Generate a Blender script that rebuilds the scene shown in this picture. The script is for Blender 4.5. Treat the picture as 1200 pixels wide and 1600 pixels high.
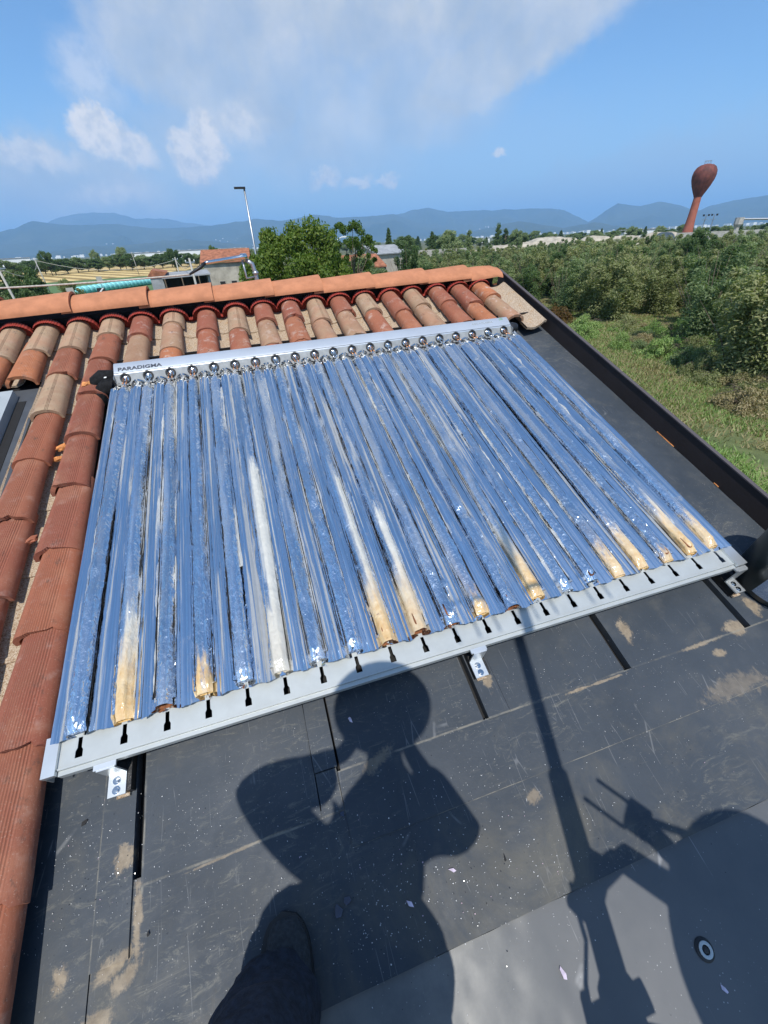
import bpy, bmesh, math, random
import numpy as np
from mathutils import Matrix, Vector, noise as mnoise

for o in list(bpy.data.objects):
    bpy.data.objects.remove(o)
S = bpy.context.scene
COL = S.collection
R = math.radians
rnd = random.Random(7)
NR = np.random.default_rng(11)
H = 6.5                                   # eye height above the ground

# ------------------------------------------------------------------ camera, world, sun, exposure
cam = bpy.data.cameras.new('camera')
cam.sensor_fit = 'VERTICAL'; cam.sensor_height = 36.0; cam.lens = 36.0 * 645 / 1600
cam.clip_start = 0.02; cam.clip_end = 60000
co = bpy.data.objects.new('camera', cam); COL.objects.link(co)
co.matrix_world = Matrix(((0.954803, 0.193448, -0.225675, 0), (-0.294546, 0.513776, -0.805777, 0),
                          (-0.039930, 0.835830, 0.547534, H), (0, 0, 0, 1)))
S.camera = co

SUN = Vector((-0.12824, -0.52938, 0.83863)).normalized()      # towards the sun
sl = bpy.data.lights.new('sun', 'SUN'); sl.energy = 5.0; sl.angle = R(0.53); sl.color = (1.0, 0.955, 0.88)
so = bpy.data.objects.new('sun', sl); COL.objects.link(so)
so.rotation_euler = SUN.to_track_quat('Z', 'Y').to_euler(); so.location = (0, 0, 60)

world = bpy.data.worlds.new('World'); S.world = world; world.use_nodes = True
S.view_settings.view_transform = 'Standard'; S.view_settings.look = 'None'
S.view_settings.gamma = 1; S.view_settings.exposure = 0.0
S.render.engine = 'CYCLES'
S.cycles.max_bounces = 8; S.cycles.diffuse_bounces = 3; S.cycles.glossy_bounces = 4
S.cycles.transparent_max_bounces = 8; S.cycles.volume_bounces = 1
S.cycles.sample_clamp_indirect = 6.0
S.cycles.use_denoising = True


class NB:
    """small node-graph helper"""
    def __init__(s, tree): s.t = tree; s.n = tree.nodes; s.l = tree.links
    def new(s, typ, **kw):
        n = s.n.new(typ)
        for k, v in kw.items(): setattr(n, k, v)
        return n
    def put(s, sock, v):
        if isinstance(v, bpy.types.NodeSocket): s.l.new(v, sock)
        elif v is not None:
            if sock.type == 'RGBA' and not isinstance(v, (int, float)) and len(v) == 3: v = (*v, 1)
            sock.default_value = v
    def m(s, op, a, b=None, c=None, clamp=False):
        n = s.new('ShaderNodeMath', operation=op, use_clamp=clamp)
        s.put(n.inputs[0], a)
        if b is not None: s.put(n.inputs[1], b)
        if c is not None: s.put(n.inputs[2], c)
        return n.outputs[0]
    def vm(s, op, a, b=None):
        n = s.new('ShaderNodeVectorMath', operation=op)
        s.put(n.inputs[0], a)
        if b is not None: s.put(n.inputs[1], b)
        return n.outputs[0]
    def noise(s, vec, scale, detail=4, rough=.55, dist=0.0, dim='3D', w=None):
        n = s.new('ShaderNodeTexNoise', noise_dimensions=dim)
        if vec is not None: s.l.new(vec, n.inputs['Vector'])
        n.inputs['Scale'].default_value = scale; n.inputs['Detail'].default_value = detail
        n.inputs['Roughness'].default_value = rough; n.inputs['Distortion'].default_value = dist
        if w is not None: s.put(n.inputs['W'], w)
        return n.outputs['Fac']
    def vor(s, vec, scale, feature='F1', out='Distance', rand=1.0):
        n = s.new('ShaderNodeTexVoronoi', feature=feature)
        s.l.new(vec, n.inputs['Vector']); n.inputs['Scale'].default_value = scale
        n.inputs['Randomness'].default_value = rand
        return n.outputs[out]
    def mr(s, v, a, b, c=0.0, d=1.0, interp='SMOOTHSTEP'):
        n = s.new('ShaderNodeMapRange', interpolation_type=interp)
        s.put(n.inputs['Value'], v)
        for k, x in (('From Min', a), ('From Max', b), ('To Min', c), ('To Max', d)): s.put(n.inputs[k], x)
        return n.outputs['Result']
    def mix(s, f, a, b):
        n = s.new('ShaderNodeMix', data_type='RGBA')
        s.put(n.inputs['Factor'], f); s.put(n.inputs['A'] if False else n.inputs[6], a); s.put(n.inputs[7], b)
        return n.outputs[2]
    def mapping(s, vec, scale=(1, 1, 1), loc=(0, 0, 0), rot=(0, 0, 0)):
        n = s.new('ShaderNodeMapping')
        s.l.new(vec, n.inputs['Vector'])
        n.inputs['Scale'].default_value = scale; n.inputs['Location'].default_value = loc
        n.inputs['Rotation'].default_value = rot
        return n.outputs[0]
    def ramp(s, f, stops, interp='LINEAR'):
        n = s.new('ShaderNodeValToRGB'); n.color_ramp.interpolation = interp
        e = n.color_ramp.elements
        while len(e) > 1: e.remove(e[-1])
        e[0].position = stops[0][0]; e[0].color = (*stops[0][1], 1)
        for p, c in stops[1:]:
            q = e.new(p); q.color = (*c, 1)
        s.put(n.inputs[0], f)
        return n.outputs[0]
    def bump(s, h, strength=.3, dist=.01, nrm=None):
        n = s.new('ShaderNodeBump')
        n.inputs['Strength'].default_value = strength; n.inputs['Distance'].default_value = dist
        s.put(n.inputs['Height'], h)
        if nrm is not None: s.l.new(nrm, n.inputs['Normal'])
        return n.outputs[0]


# sky: daylight Nishita with clouds laid over it by direction
def build_sky():
    g = NB(world.node_tree)
    bg = g.n['Background']; out = g.n['World Output']
    sky = g.new('ShaderNodeTexSky', sky_type='NISHITA')
    sky.sun_disc = False
    sky.sun_elevation = math.asin(SUN.z)
    sky.sun_rotation = math.atan2(SUN.x, SUN.y)
    sky.altitude = 150; sky.air_density = 1.0; sky.dust_density = 1.2; sky.ozone_density = 1.4
    tc = g.new('ShaderNodeTexCoord').outputs['Generated']
    sx = g.new('ShaderNodeSeparateXYZ'); g.l.new(tc, sx.inputs[0])
    az = g.m('MULTIPLY', g.m('ARCTAN2', sx.outputs[0], sx.outputs[1]), 57.2958)
    el = g.m('MULTIPLY', g.m('ARCSINE', sx.outputs[2]), 57.2958)
    cmb = g.new('ShaderNodeCombineXYZ'); g.l.new(az, cmb.inputs[0]); g.l.new(el, cmb.inputs[1])
    P = cmb.outputs[0]
    d1 = g.m('SUBTRACT', g.noise(P, .16, 5, .6), .5)
    d2 = g.m('SUBTRACT', g.noise(g.mapping(P, loc=(31, 17, 5)), .16, 5, .6), .5)
    d3 = g.m('SUBTRACT', g.noise(P, .62, 8, .62), .5)
    d4 = g.m('SUBTRACT', g.noise(g.mapping(P, loc=(7, 3, 9)), .62, 8, .62), .5)
    def warped(a, b):
        c = g.new('ShaderNodeCombineXYZ')
        g.l.new(g.m('ADD', az, g.m('ADD', g.m('MULTIPLY', d1, a), g.m('MULTIPLY', d3, b))), c.inputs[0])
        g.l.new(g.m('ADD', el, g.m('ADD', g.m('MULTIPLY', d2, a * .7), g.m('MULTIPLY', d4, b * .9))), c.inputs[1])
        return c.outputs[0]
    def blobs(vec, lst):
        s_ = g.new('ShaderNodeSeparateXYZ'); g.l.new(vec, s_.inputs[0])
        acc = None
        for (a, e, ra, re, tilt, soft, amt) in lst:
            x = g.m('SUBTRACT', s_.outputs[0], a); y = g.m('SUBTRACT', s_.outputs[1], e)
            ct, st = math.cos(R(tilt)), math.sin(R(tilt))
            u = g.m('DIVIDE', g.m('ADD', g.m('MULTIPLY', x, ct), g.m('MULTIPLY', y, st)), ra)
            v = g.m('DIVIDE', g.m('SUBTRACT', g.m('MULTIPLY', y, ct), g.m('MULTIPLY', x, st)), re)
            r = g.m('SQRT', g.m('ADD', g.m('MULTIPLY', u, u), g.m('MULTIPLY', v, v)))
            k = g.mr(r, 1 + soft, 1 - soft, 0, amt)
            acc = k if acc is None else g.m('MAXIMUM', acc, k)
        return acc
    # broad soft anvil cloud, with its grey body
    anvil = blobs(warped(6, 2.0), [
        (19, 24, 25, 10.5, 0, .30, 1), (2, 15.5, 9.5, 6.5, -12, .22, .9), (8, 12, 12, 6.0, -10, .5, .75),
        (30, 14.6, 12, 3.2, 20, .32, .95), (22, 12.6, 9, 4.2, 10, .5, .8), (-13.5, 5.2, 11, 3.4, -6, .4, .85), (-3, 8, 7, 4.5, 0, .6, .6)])
    veil = blobs(warped(9, 2.0), [(40, 3.2, 22, 3.2, 6, .8, .75), (12, 5, 30, 5.5, 0, .8, .55), (-14, 3, 16, 5, 0, .7, .7)])
    # crisp cumulus heads
    puff = blobs(warped(1.0, 3.0), [
        (-9.9, 9.5, 2.2, 1.9, 0, .28, 1), (-8.0, 8.5, 2.6, 1.3, -15, .35, .9), (-1.9, 7.2, 2.0, 1.7, 0, .3, 1), (-.4, 8.9, 1.9, 2.0, 20, .35, .95), (-2.6, 8.2, 1.5, 1.5, 0, .3, .9),
        (3.0, 10.2, 2.0, 1.5, 0, .6, .6), (-15.8, 7.6, 3.6, .9, -6, .6, .7), (-10.5, 4.9, 3.2, .6, 0, .8, .6), (-9.3, 13.2, 2.2, 2.0, 0, .7, .5),
        (10.9, 5.9, 1.5, .65, 12, .6, .85), (14.5, 5.5, 1.5, .45, 5, .6, .8), (17.8, 5.4, 1.1, .42, 0, .6, .8), (29.3, 7.3, .65, .3, 0, .6, .8)])
    # thin high cloud over the rest of the sky (what the mirrors reflect)
    hi = g.mr(g.noise(g.mapping(tc, scale=(1.2, 1.2, 2.4)), 2.1, 6, .6, .6), .50, .78, .0, .55)
    hi = g.m('MULTIPLY', hi, g.mr(el, 18, 40))
    tex = g.mr(g.noise(P, .28, 6, .6, .4), .25, .8, .80, 1.10)
    a = g.m('MULTIPLY', anvil, tex)
    skycol = g.vm('MULTIPLY', sky.outputs[0], (.120, .120, .120))
    skycol = g.vm('MULTIPLY', skycol, (.88, 1.18, 1.42))
    c1 = g.ramp(g.noise(P, .15, 6, .55), [(.32, (.48, .56, .67)), (.5, (.62, .67, .73)), (.68, (.82, .82, .82))])
    c = g.mix(g.m('MULTIPLY', veil, .95), skycol, (.47, .60, .76))
    c = g.mix(g.m('MULTIPLY', a, .90), c, c1)
    c = g.mix(hi, c, (.74, .80, .88))
    shade = g.mr(g.noise(g.mapping(P, loc=(2, 4, 1)), .8, 5, .6), .32, .62)
    pc = g.mix(shade, (.72, .74, .78), (1.04, .98, .92))
    c = g.mix(g.m('MULTIPLY', puff, .92), c, pc)
    g.l.new(c, bg.inputs['Color']); bg.inputs['Strength'].default_value = 1.0
build_sky()

# roof frame: x across, y up the slope, z out of the slope
RM = Matrix(((0.999838, -0.005547, -0.017128, -0.683571), (0, 0.951350, -0.308113, 2.588215),
             (0.018004, 0.308063, 0.951195, 5.929502), (0, 0, 0, 1)))
I4 = Matrix.Identity(4)
def T(x, y, z): return Matrix.Translation((x, y, z))
def RZ(a): return Matrix.Rotation(a, 4, 'Z')
WM = {}

# ------------------------------------------------------------------ object helpers
def reg(o, parent, M):
    COL.objects.link(o)
    if parent is not None:
        o.parent = parent
        o.matrix_basis = WM[parent.name].inverted() @ M
    else:
        o.matrix_basis = M
    WM[o.name] = M.copy()
    return o
def tag(o, label=None, cat=None, group=None, kind=None):
    if label: o['label'] = label
    if cat: o['category'] = cat
    if group: o['group'] = group
    if kind: o['kind'] = kind
    return o
def thing(name, label, cat, M=I4, group=None):
    o = bpy.data.objects.new(name, None); o.empty_display_size = .2
    reg(o, None, M)
    return tag(o, label, cat, group)
def part(name, me, mats, parent=None, M=None, **kw):
    o = bpy.data.objects.new(name, me)
    if mats is not None and not len(me.materials):
        for m_ in (mats if isinstance(mats, (list, tuple)) else [mats]): me.materials.append(m_)
    if M is None: M = WM[parent.name] if parent is not None else I4
    reg(o, parent, M)
    return tag(o, **kw)

class MB:
    def __init__(s): s.v = []; s.f = []; s.mi = []
    def add(s, vs, fs, mi=0):
        b = len(s.v); s.v += [tuple(v) for v in vs]
        for f in fs: s.f.append(tuple(b + i for i in f)); s.mi.append(mi)
    def box(s, x0, x1, y0, y1, z0, z1, mi=0, M=None):
        vs = [(x, y, z) for z in (z0, z1) for y in (y0, y1) for x in (x0, x1)]
        if M is not None: vs = [M @ Vector(v) for v in vs]
        s.add(vs, [(0, 2, 3, 1), (4, 5, 7, 6), (0, 1, 5, 4), (2, 6, 7, 3), (0, 4, 6, 2), (1, 3, 7, 5)], mi)
        return s
    def tube(s, path, r, n=8, mi=0, cap=True):
        path = [Vector(p) for p in path]
        rs = r if isinstance(r, (list, tuple)) else [r] * len(path)
        rings = []
        up = Vector((0, 0, 1))
        prev = None
        for i, p in enumerate(path):
            d = (path[min(i + 1, len(path) - 1)] - path[max(i - 1, 0)]).normalized()
            a = prev if prev is not None else (Vector((1, 0, 0)) if abs(d.z) > .9 else up)
            x = (a - d * a.dot(d)).normalized(); y = d.cross(x); prev = x
            rings.append([p + (x * math.cos(t) + y * math.sin(t)) * rs[i] for t in [2 * math.pi * k / n for k in range(n)]])
        vs = [v for rg in rings for v in rg]; fs = []
        for i in range(len(path) - 1):
            for k in range(n):
                a = i * n + k; b = i * n + (k + 1) % n
                fs.append((a, b, b + n, a + n))
        if cap:
            fs.append(tuple(range(n - 1, -1, -1))); fs.append(tuple((len(path) - 1) * n + k for k in range(n)))
        s.add(vs, fs, mi); return s
    def lathe(s, prof, n=24, mi=0, M=None, caps=False):
        vs = []; fs = []
        for (r, z) in prof:
            for k in range(n):
                t = 2 * math.pi * k / n
                v = Vector((r * math.cos(t), r * math.sin(t), z)); vs.append(M @ v if M is not None else v)
        for i in range(len(prof) - 1):
            for k in range(n):
                a = i * n + k; b = i * n + (k + 1) % n
                fs.append((a, b, b + n, a + n))
        if caps:
            fs.append(tuple(range(n - 1, -1, -1))); fs.append(tuple((len(prof) - 1) * n + k for k in range(n)))
        s.add(vs, fs, mi); return s
    def grid(s, rows, mi=0, close=False):
        nr, nc = len(rows), len(rows[0]); fs = []
        for i in range(nr - 1):
            for k in range(nc - (0 if close else 1)):
                a = i * nc + k; b = i * nc + (k + 1) % nc
                fs.append((a, b, b + nc, a + nc))
        s.add([v for r_ in rows for v in r_], fs, mi); return s
    def prism(s, pts, z0, z1, mi=0, M=None):
        n = len(pts)
        vs = [Vector((x, y, z0)) for x, y in pts] + [Vector((x, y, z1)) for x, y in pts]
        if M is not None: vs = [M @ v for v in vs]
        s.add(vs, [tuple(range(n - 1, -1, -1)), tuple(range(n, 2 * n))] + [(i, (i + 1) % n, n + (i + 1) % n, n + i) for i in range(n)], mi)
        return s
    def mesh(s, name='mesh', smooth=False, sharp=None):
        me = bpy.data.meshes.new(name); me.from_pydata(s.v, [], s.f); me.update()
        if any(s.mi): me.polygons.foreach_set('material_index', s.mi)
        if smooth:
            me.polygons.foreach_set('use_smooth', [True] * len(me.polygons))
            if sharp: me.set_sharp_from_angle(angle=R(sharp))
        return me
def npmesh(name, verts, nper):
    """verts: (N*nper,3) array, consecutive nper verts form a face"""
    me = bpy.data.meshes.new(name); nv = len(verts); nf = nv // nper
    me.vertices.add(nv); me.vertices.foreach_set('co', np.asarray(verts, np.float32).ravel())
    me.loops.add(nv); me.loops.foreach_set('vertex_index', np.arange(nv, dtype=np.int32))
    me.polygons.add(nf); me.polygons.foreach_set('loop_start', np.arange(0, nv, nper, dtype=np.int32))
    me.polygons.foreach_set('loop_total', np.full(nf, nper, np.int32))
    me.update(calc_edges=True); return me

# ------------------------------------------------------------------ materials
def mat(name):
    m_ = bpy.data.materials.new(name); m_.use_nodes = True
    g = NB(m_.node_tree); p = g.n['Principled BSDF']
    return m_, g, p
def obj_co(g): return g.new('ShaderNodeTexCoord').outputs['Object']
def rand(g): return g.new('ShaderNodeObjectInfo').outputs['Random']
def attr(g, name, out='Fac'):
    n = g.new('ShaderNodeAttribute', attribute_type='OBJECT', attribute_name=name); return n.outputs[out]
def simple(name, col, rough=.6, metal=0.0, var=.15, scale=20, bump=.0, spec=.5):
    m_, g, p = mat(name); c = obj_co(g)
    n = g.noise(c, scale, 5, .6)
    k = g.mr(n, .3, .7, 1 - var, 1 + var)
    cc = g.vm('MULTIPLY', g.vm('ADD', (0, 0, 0), tuple(col)), (1, 1, 1))
    mul = g.new('ShaderNodeVectorMath', operation='SCALE'); g.put(mul.inputs[0], cc); g.l.new(k, mul.inputs['Scale'])
    g.l.new(mul.outputs[0], p.inputs['Base Color'])
    p.inputs['Metallic'].default_value = metal; p.inputs['Roughness'].default_value = rough
    p.inputs['Specular IOR Level'].default_value = spec
    if bump: g.l.new(g.bump(n, bump, .01), p.inputs['Normal'])
    return m_

def m_tile():
    m_, g, p = mat('terracotta'); c = obj_co(g); r = rand(g); tone = attr(g, 'tone'); rib = attr(g, 'rib')
    off = g.new('ShaderNodeCombineXYZ'); g.l.new(g.m('MULTIPLY', r, 40), off.inputs[0]); g.l.new(g.m('MULTIPLY', r, 17), off.inputs[2])
    cc = g.vm('ADD', c, off.outputs[0])
    base = g.ramp(tone, [(0, (.30, .098, .055)), (.2, (.34, .125, .065)), (.4, (.25, .080, .052)), (.6, (.42, .155, .070)),
                         (.72, (.33, .19, .115)), (.85, (.35, .245, .155)), (1, (.40, .29, .19))])
    big = g.noise(cc, 9, 5, .6, .5)
    base = g.mix(g.mr(big, .35, .7, 0, .4), base, (.24, .10, .06))
    pale = g.mr(g.noise(cc, 14, 6, .7), .52, .72, 0, 1)
    pale = g.m('MULTIPLY', pale, attr(g, 'pale'))
    base = g.mix(pale, base, (.50, .40, .34))
    patch = g.mr(g.noise(cc, 5, 4, .6), .45, .70, 0, .4); base = g.mix(patch, base, (.42, .20, .12))
    speck = g.mr(g.noise(cc, 240, 3, .7), .58, .72, 0, .6)
    base = g.mix(speck, base, (.47, .32, .24))
    dark = g.mr(g.noise(g.mapping(cc, scale=(1, .6, 1)), 28, 6, .75), .56, .72, 0, .7)
    base = g.mix(dark, base, (.07, .055, .045))
    g.l.new(base, p.inputs['Base Color'])
    p.inputs['Roughness'].default_value = .88; p.inputs['Specular IOR Level'].default_value = .25
    sx = g.new('ShaderNodeSeparateXYZ'); g.l.new(c, sx.inputs[0])
    w = g.m('SINE', g.m('MULTIPLY', sx.outputs[0], 820))          # fine extrusion ribs
    band = g.m('MULTIPLY', g.m('MULTIPLY', w, g.mr(g.m('ABSOLUTE', g.m('SUBTRACT', sx.outputs[0], .0)), .055, .03)), rib)
    h = g.m('ADD', g.m('MULTIPLY', band, .8), g.m('MULTIPLY', g.noise(g.mapping(cc, scale=(1, .35, 1)), 110, 5, .7), .6))
    base = g.mix(g.mr(band, -.2, -.9, 0, .42), base, (.12, .045, .028)); g.l.new(base, p.inputs['Base Color'])
    g.l.new(g.bump(h, .55, .0035), p.inputs['Normal'])
    return m_
def m_pan():
    m_, g, p = mat('pan_tile_speckled'); c = g.new('ShaderNodeTexCoord').outputs['Object']; r = rand(g)
    off = g.new('ShaderNodeCombineXYZ'); g.l.new(g.m('MULTIPLY', r, 30), off.inputs[1])
    cc = g.vm('ADD', c, off.outputs[0])
    n = g.noise(cc, 190, 3, .8)
    base = g.ramp(n, [(.36, (.16, .08, .04)), (.47, (.36, .27, .18)), (.62, (.50, .42, .33))])
    moss = g.mr(g.noise(cc, 22, 5, .7), .52, .64, 0, .75)
    base = g.mix(moss, base, g.mix(g.mr(n, .4, .55), (.20, .09, .03), (.50, .36, .22)))
    g.l.new(base, p.inputs['Base Color']); p.inputs['Roughness'].default_value = .95
    g.l.new(g.bump(n, .6, .003), p.inputs['Normal'])
    return m_
def m_membrane(name='membrane', dirt_refl=1.0, dark=0.0, roof=True):
    m_, g, p = mat(name); c = obj_co(g)
    n1 = g.noise(c, 2.2, 5, .6, .4); n2 = g.noise(c, 11, 6, .65)
    base = g.ramp(n1, [(.3, (.033, .042, .054)), (.55, (.047, .057, .070)), (.75, (.066, .074, .085))])
    base = g.mix(g.mr(n2, .5, .75, 0, .4), base, (.095, .095, .09))
    # foot-rubbed swirls and chalky streaks
    sw = g.noise(g.mapping(c, scale=(1.0, 3.2, 1), rot=(0, 0, .5)), 9, 7, .8, 2.2)
    zone = g.mr(g.noise(g.mapping(c, loc=(3, 1, 0)), 1.6, 3, .5), .42, .62)
    base = g.mix(g.m('MULTIPLY', g.m('MULTIPLY', g.mr(sw, .52, .66, 0, .6), zone), dirt_refl), base, (.17, .165, .14))
    sw2 = g.noise(g.mapping(c, scale=(7, 1.1, 1), rot=(0, 0, -.35)), 12, 6, .8, 1.0)
    base = g.mix(g.m('MULTIPLY', g.m('MULTIPLY', g.mr(sw2, .6, .7, 0, .35), zone), dirt_refl), base, (.26, .26, .25))
    # white scratches: two families of thin lines, broken up
    for (rot, sc, seed) in ((.9, 13, 1), (-.6, 17, 5), (.2, 21, 9)):
        q = g.mapping(c, scale=(1, .09, 1), rot=(0, 0, rot), loc=(seed, seed * 2, 0))
        v = g.vor(g.vm('ADD', q, g.vm('MULTIPLY', g.new('ShaderNodeTexNoise').outputs['Color'], (.0, 0, 0))), sc, 'DISTANCE_TO_EDGE')
        ln = g.mr(v, .012, .002)
        gate = g.mr(g.noise(g.mapping(c, loc=(seed, 0, 0)), 7, 3, .6), .58, .66)
        base = g.mix(g.m('MULTIPLY', g.m('MULTIPLY', ln, gate), .20 * dirt_refl), base, (.40, .40, .40))
    # dust and grit specks
    sp = g.vor(c, 95, 'F1'); gate = g.mr(g.noise(c, 5, 4, .6), .44, .66)
    base = g.mix(g.m('MULTIPLY', g.m('MULTIPLY', g.mr(sp, .16, .05), gate), .8 * dirt_refl), base, (.36, .35, .33))
    if roof:
        s_ = g.new('ShaderNodeSeparateXYZ'); g.l.new(c, s_.inputs[0]); X, Y = s_.outputs[0], s_.outputs[1]
        wn = g.m('MULTIPLY', g.m('SUBTRACT', g.noise(c, 22, 8, .75, .5), .5), 3.0)
        wn = g.m('ADD', wn, g.m('MULTIPLY', g.m('SUBTRACT', g.noise(g.mapping(c, scale=(3, 1, 1)), 60, 4, .7), .5), .7))
        def spot(x, y, rx, ry, rot=0, amt=.7):
            dx = g.m('SUBTRACT', X, x); dy = g.m('SUBTRACT', Y, y); ct, st = math.cos(rot), math.sin(rot)
            u = g.m('DIVIDE', g.m('ADD', g.m('MULTIPLY', dx, ct), g.m('MULTIPLY', dy, st)), rx)
            v = g.m('DIVIDE', g.m('SUBTRACT', g.m('MULTIPLY', dy, ct), g.m('MULTIPLY', dx, st)), ry)
            r_ = g.m('ADD', g.m('SQRT', g.m('ADD', g.m('MULTIPLY', u, u), g.m('MULTIPLY', v, v))), wn)
            return g.mr(r_, 1.05, .45, 0, amt)
        acc = None
        for s4 in ((.084, -2.118, .035, .032), (.085, -2.315, .055, .022, .35), (.122, -2.26, .012, .09), (.10, -2.345, .05, .022, .5), (.045, -2.40, .035, .035, .7), (.0, -2.46, .02, .05, .3),
                   (1.215, -1.985, .018, .035), (1.80, -1.965, .03, .05, -.3), (2.36, -2.02, .03, .045), (2.03, -2.093, .10, .010, .02), (2.22, -2.08, .05, .03),
                   (1.5, -2.10, .06, .006), (2.08, -2.14, .03, .015), (.36, -2.19, .18, .004, .05, .5), (1.6, -2.1, .1, .005, 0, .6),
                   (.78, -2.10, .06, .02, .4, .4), (-.04, -2.30, .02, .03), (1.2, -2.32, .03, .02, 0, .5), (2.05, -2.25, .16, .04, 0, .3)):
            k = spot(*s4); acc = k if acc is None else g.m('MAXIMUM', acc, k)
        mud = g.ramp(g.noise(c, 40, 5, .7), [(.3, (.22, .165, .105)), (.7, (.40, .32, .22))])
        base = g.mix(acc, base, mud)
        def seam(v, at, w_, lo, hi, other):  # pale dust along the laps, with their sunlit lips painted in too
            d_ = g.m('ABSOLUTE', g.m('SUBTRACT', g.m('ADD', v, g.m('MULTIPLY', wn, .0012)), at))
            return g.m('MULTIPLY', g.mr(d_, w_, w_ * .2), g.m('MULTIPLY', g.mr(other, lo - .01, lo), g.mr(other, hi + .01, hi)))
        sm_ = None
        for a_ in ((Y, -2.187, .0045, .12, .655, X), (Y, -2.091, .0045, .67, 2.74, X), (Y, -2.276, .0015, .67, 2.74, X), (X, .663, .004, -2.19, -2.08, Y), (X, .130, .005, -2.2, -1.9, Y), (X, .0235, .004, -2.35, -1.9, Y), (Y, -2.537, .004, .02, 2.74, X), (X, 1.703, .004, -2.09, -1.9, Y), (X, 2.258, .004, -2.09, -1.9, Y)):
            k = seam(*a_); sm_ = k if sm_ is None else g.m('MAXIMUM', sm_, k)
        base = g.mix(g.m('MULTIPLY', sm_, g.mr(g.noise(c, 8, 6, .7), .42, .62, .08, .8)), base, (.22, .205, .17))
        dusty = g.m('MULTIPLY', g.mr(Y, -2.15, -2.45), g.mr(g.noise(c, 3.5, 6, .7, .6), .45, .72, 0, .55))
        base = g.mix(dusty, base, (.125, .115, .09))
        damp = g.m('MAXIMUM', spot(.33, -2.545, .17, .12, .25, .8), spot(.18, -2.56, .10, .06, 0, .7))
        base = g.mix(damp, base, (.052, .054, .056))
    g.l.new(base, p.inputs['Base Color'])
    g.l.new(g.mr(n2, .3, .7, .5, .7), p.inputs['Roughness'])
    p.inputs['Specular IOR Level'].default_value = .28
    h = g.m('ADD', g.noise(c, 5, 4, .5), g.m('MULTIPLY', g.noise(c, 160, 3, .7), .08))
    g.l.new(g.bump(h, .35, .012), p.inputs['Normal'])
    return m_
def m_gutter():
    m_, g, p = mat('lower_sheet'); c = obj_co(g)
    n = g.noise(c, 3, 5, .6)
    base = g.ramp(n, [(.3, (.060, .068, .078)), (.7, (.105, .108, .112))])
    sp = g.vor(c, 80); gate = g.mr(g.noise(c, 6, 4, .6), .5, .66)
    base = g.mix(g.m('MULTIPLY', g.mr(sp, .14, .04), gate), base, (.4, .4, .4))
    q = g.mapping(c, scale=(1, .08, 1), rot=(0, 0, .7))
    base = g.mix(g.m('MULTIPLY', g.mr(g.vor(q, 9, 'DISTANCE_TO_EDGE'), .01, .002), g.mr(g.noise(c, 5), .55, .62, 0, .4)), base, (.4, .4, .4))
    g.l.new(base, p.inputs['Base Color']); p.inputs['Roughness'].default_value = .5; p.inputs['Metallic'].default_value = .1
    d = g.vor(g.mapping(c, scale=(1, .7, 1)), 13, 'SMOOTH_F1')
    s_ = g.new('ShaderNodeSeparateXYZ'); g.l.new(c, s_.inputs[0])
    rub = g.m('MULTIPLY', g.mr(g.m('ADD', s_.outputs[0], g.m('MULTIPLY', n, .6)), 1.45, 1.05), g.mr(g.noise(c, 7, 6, .7), .3, .65, .2, .8))
    base = g.mix(rub, base, (.19, .19, .18)); g.l.new(base, p.inputs['Base Color'])
    zone = g.m('MULTIPLY', g.mr(s_.outputs[0], 1.15, .95), g.mr(s_.outputs[0], .6, .72))
    h = g.m('MULTIPLY', g.mr(d, 0, .5), zone)
    g.l.new(g.bump(g.m('ADD', h, g.m('MULTIPLY', g.noise(c, 4, 3), .8)), .26, .012), p.inputs['Normal'])
    return m_
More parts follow.
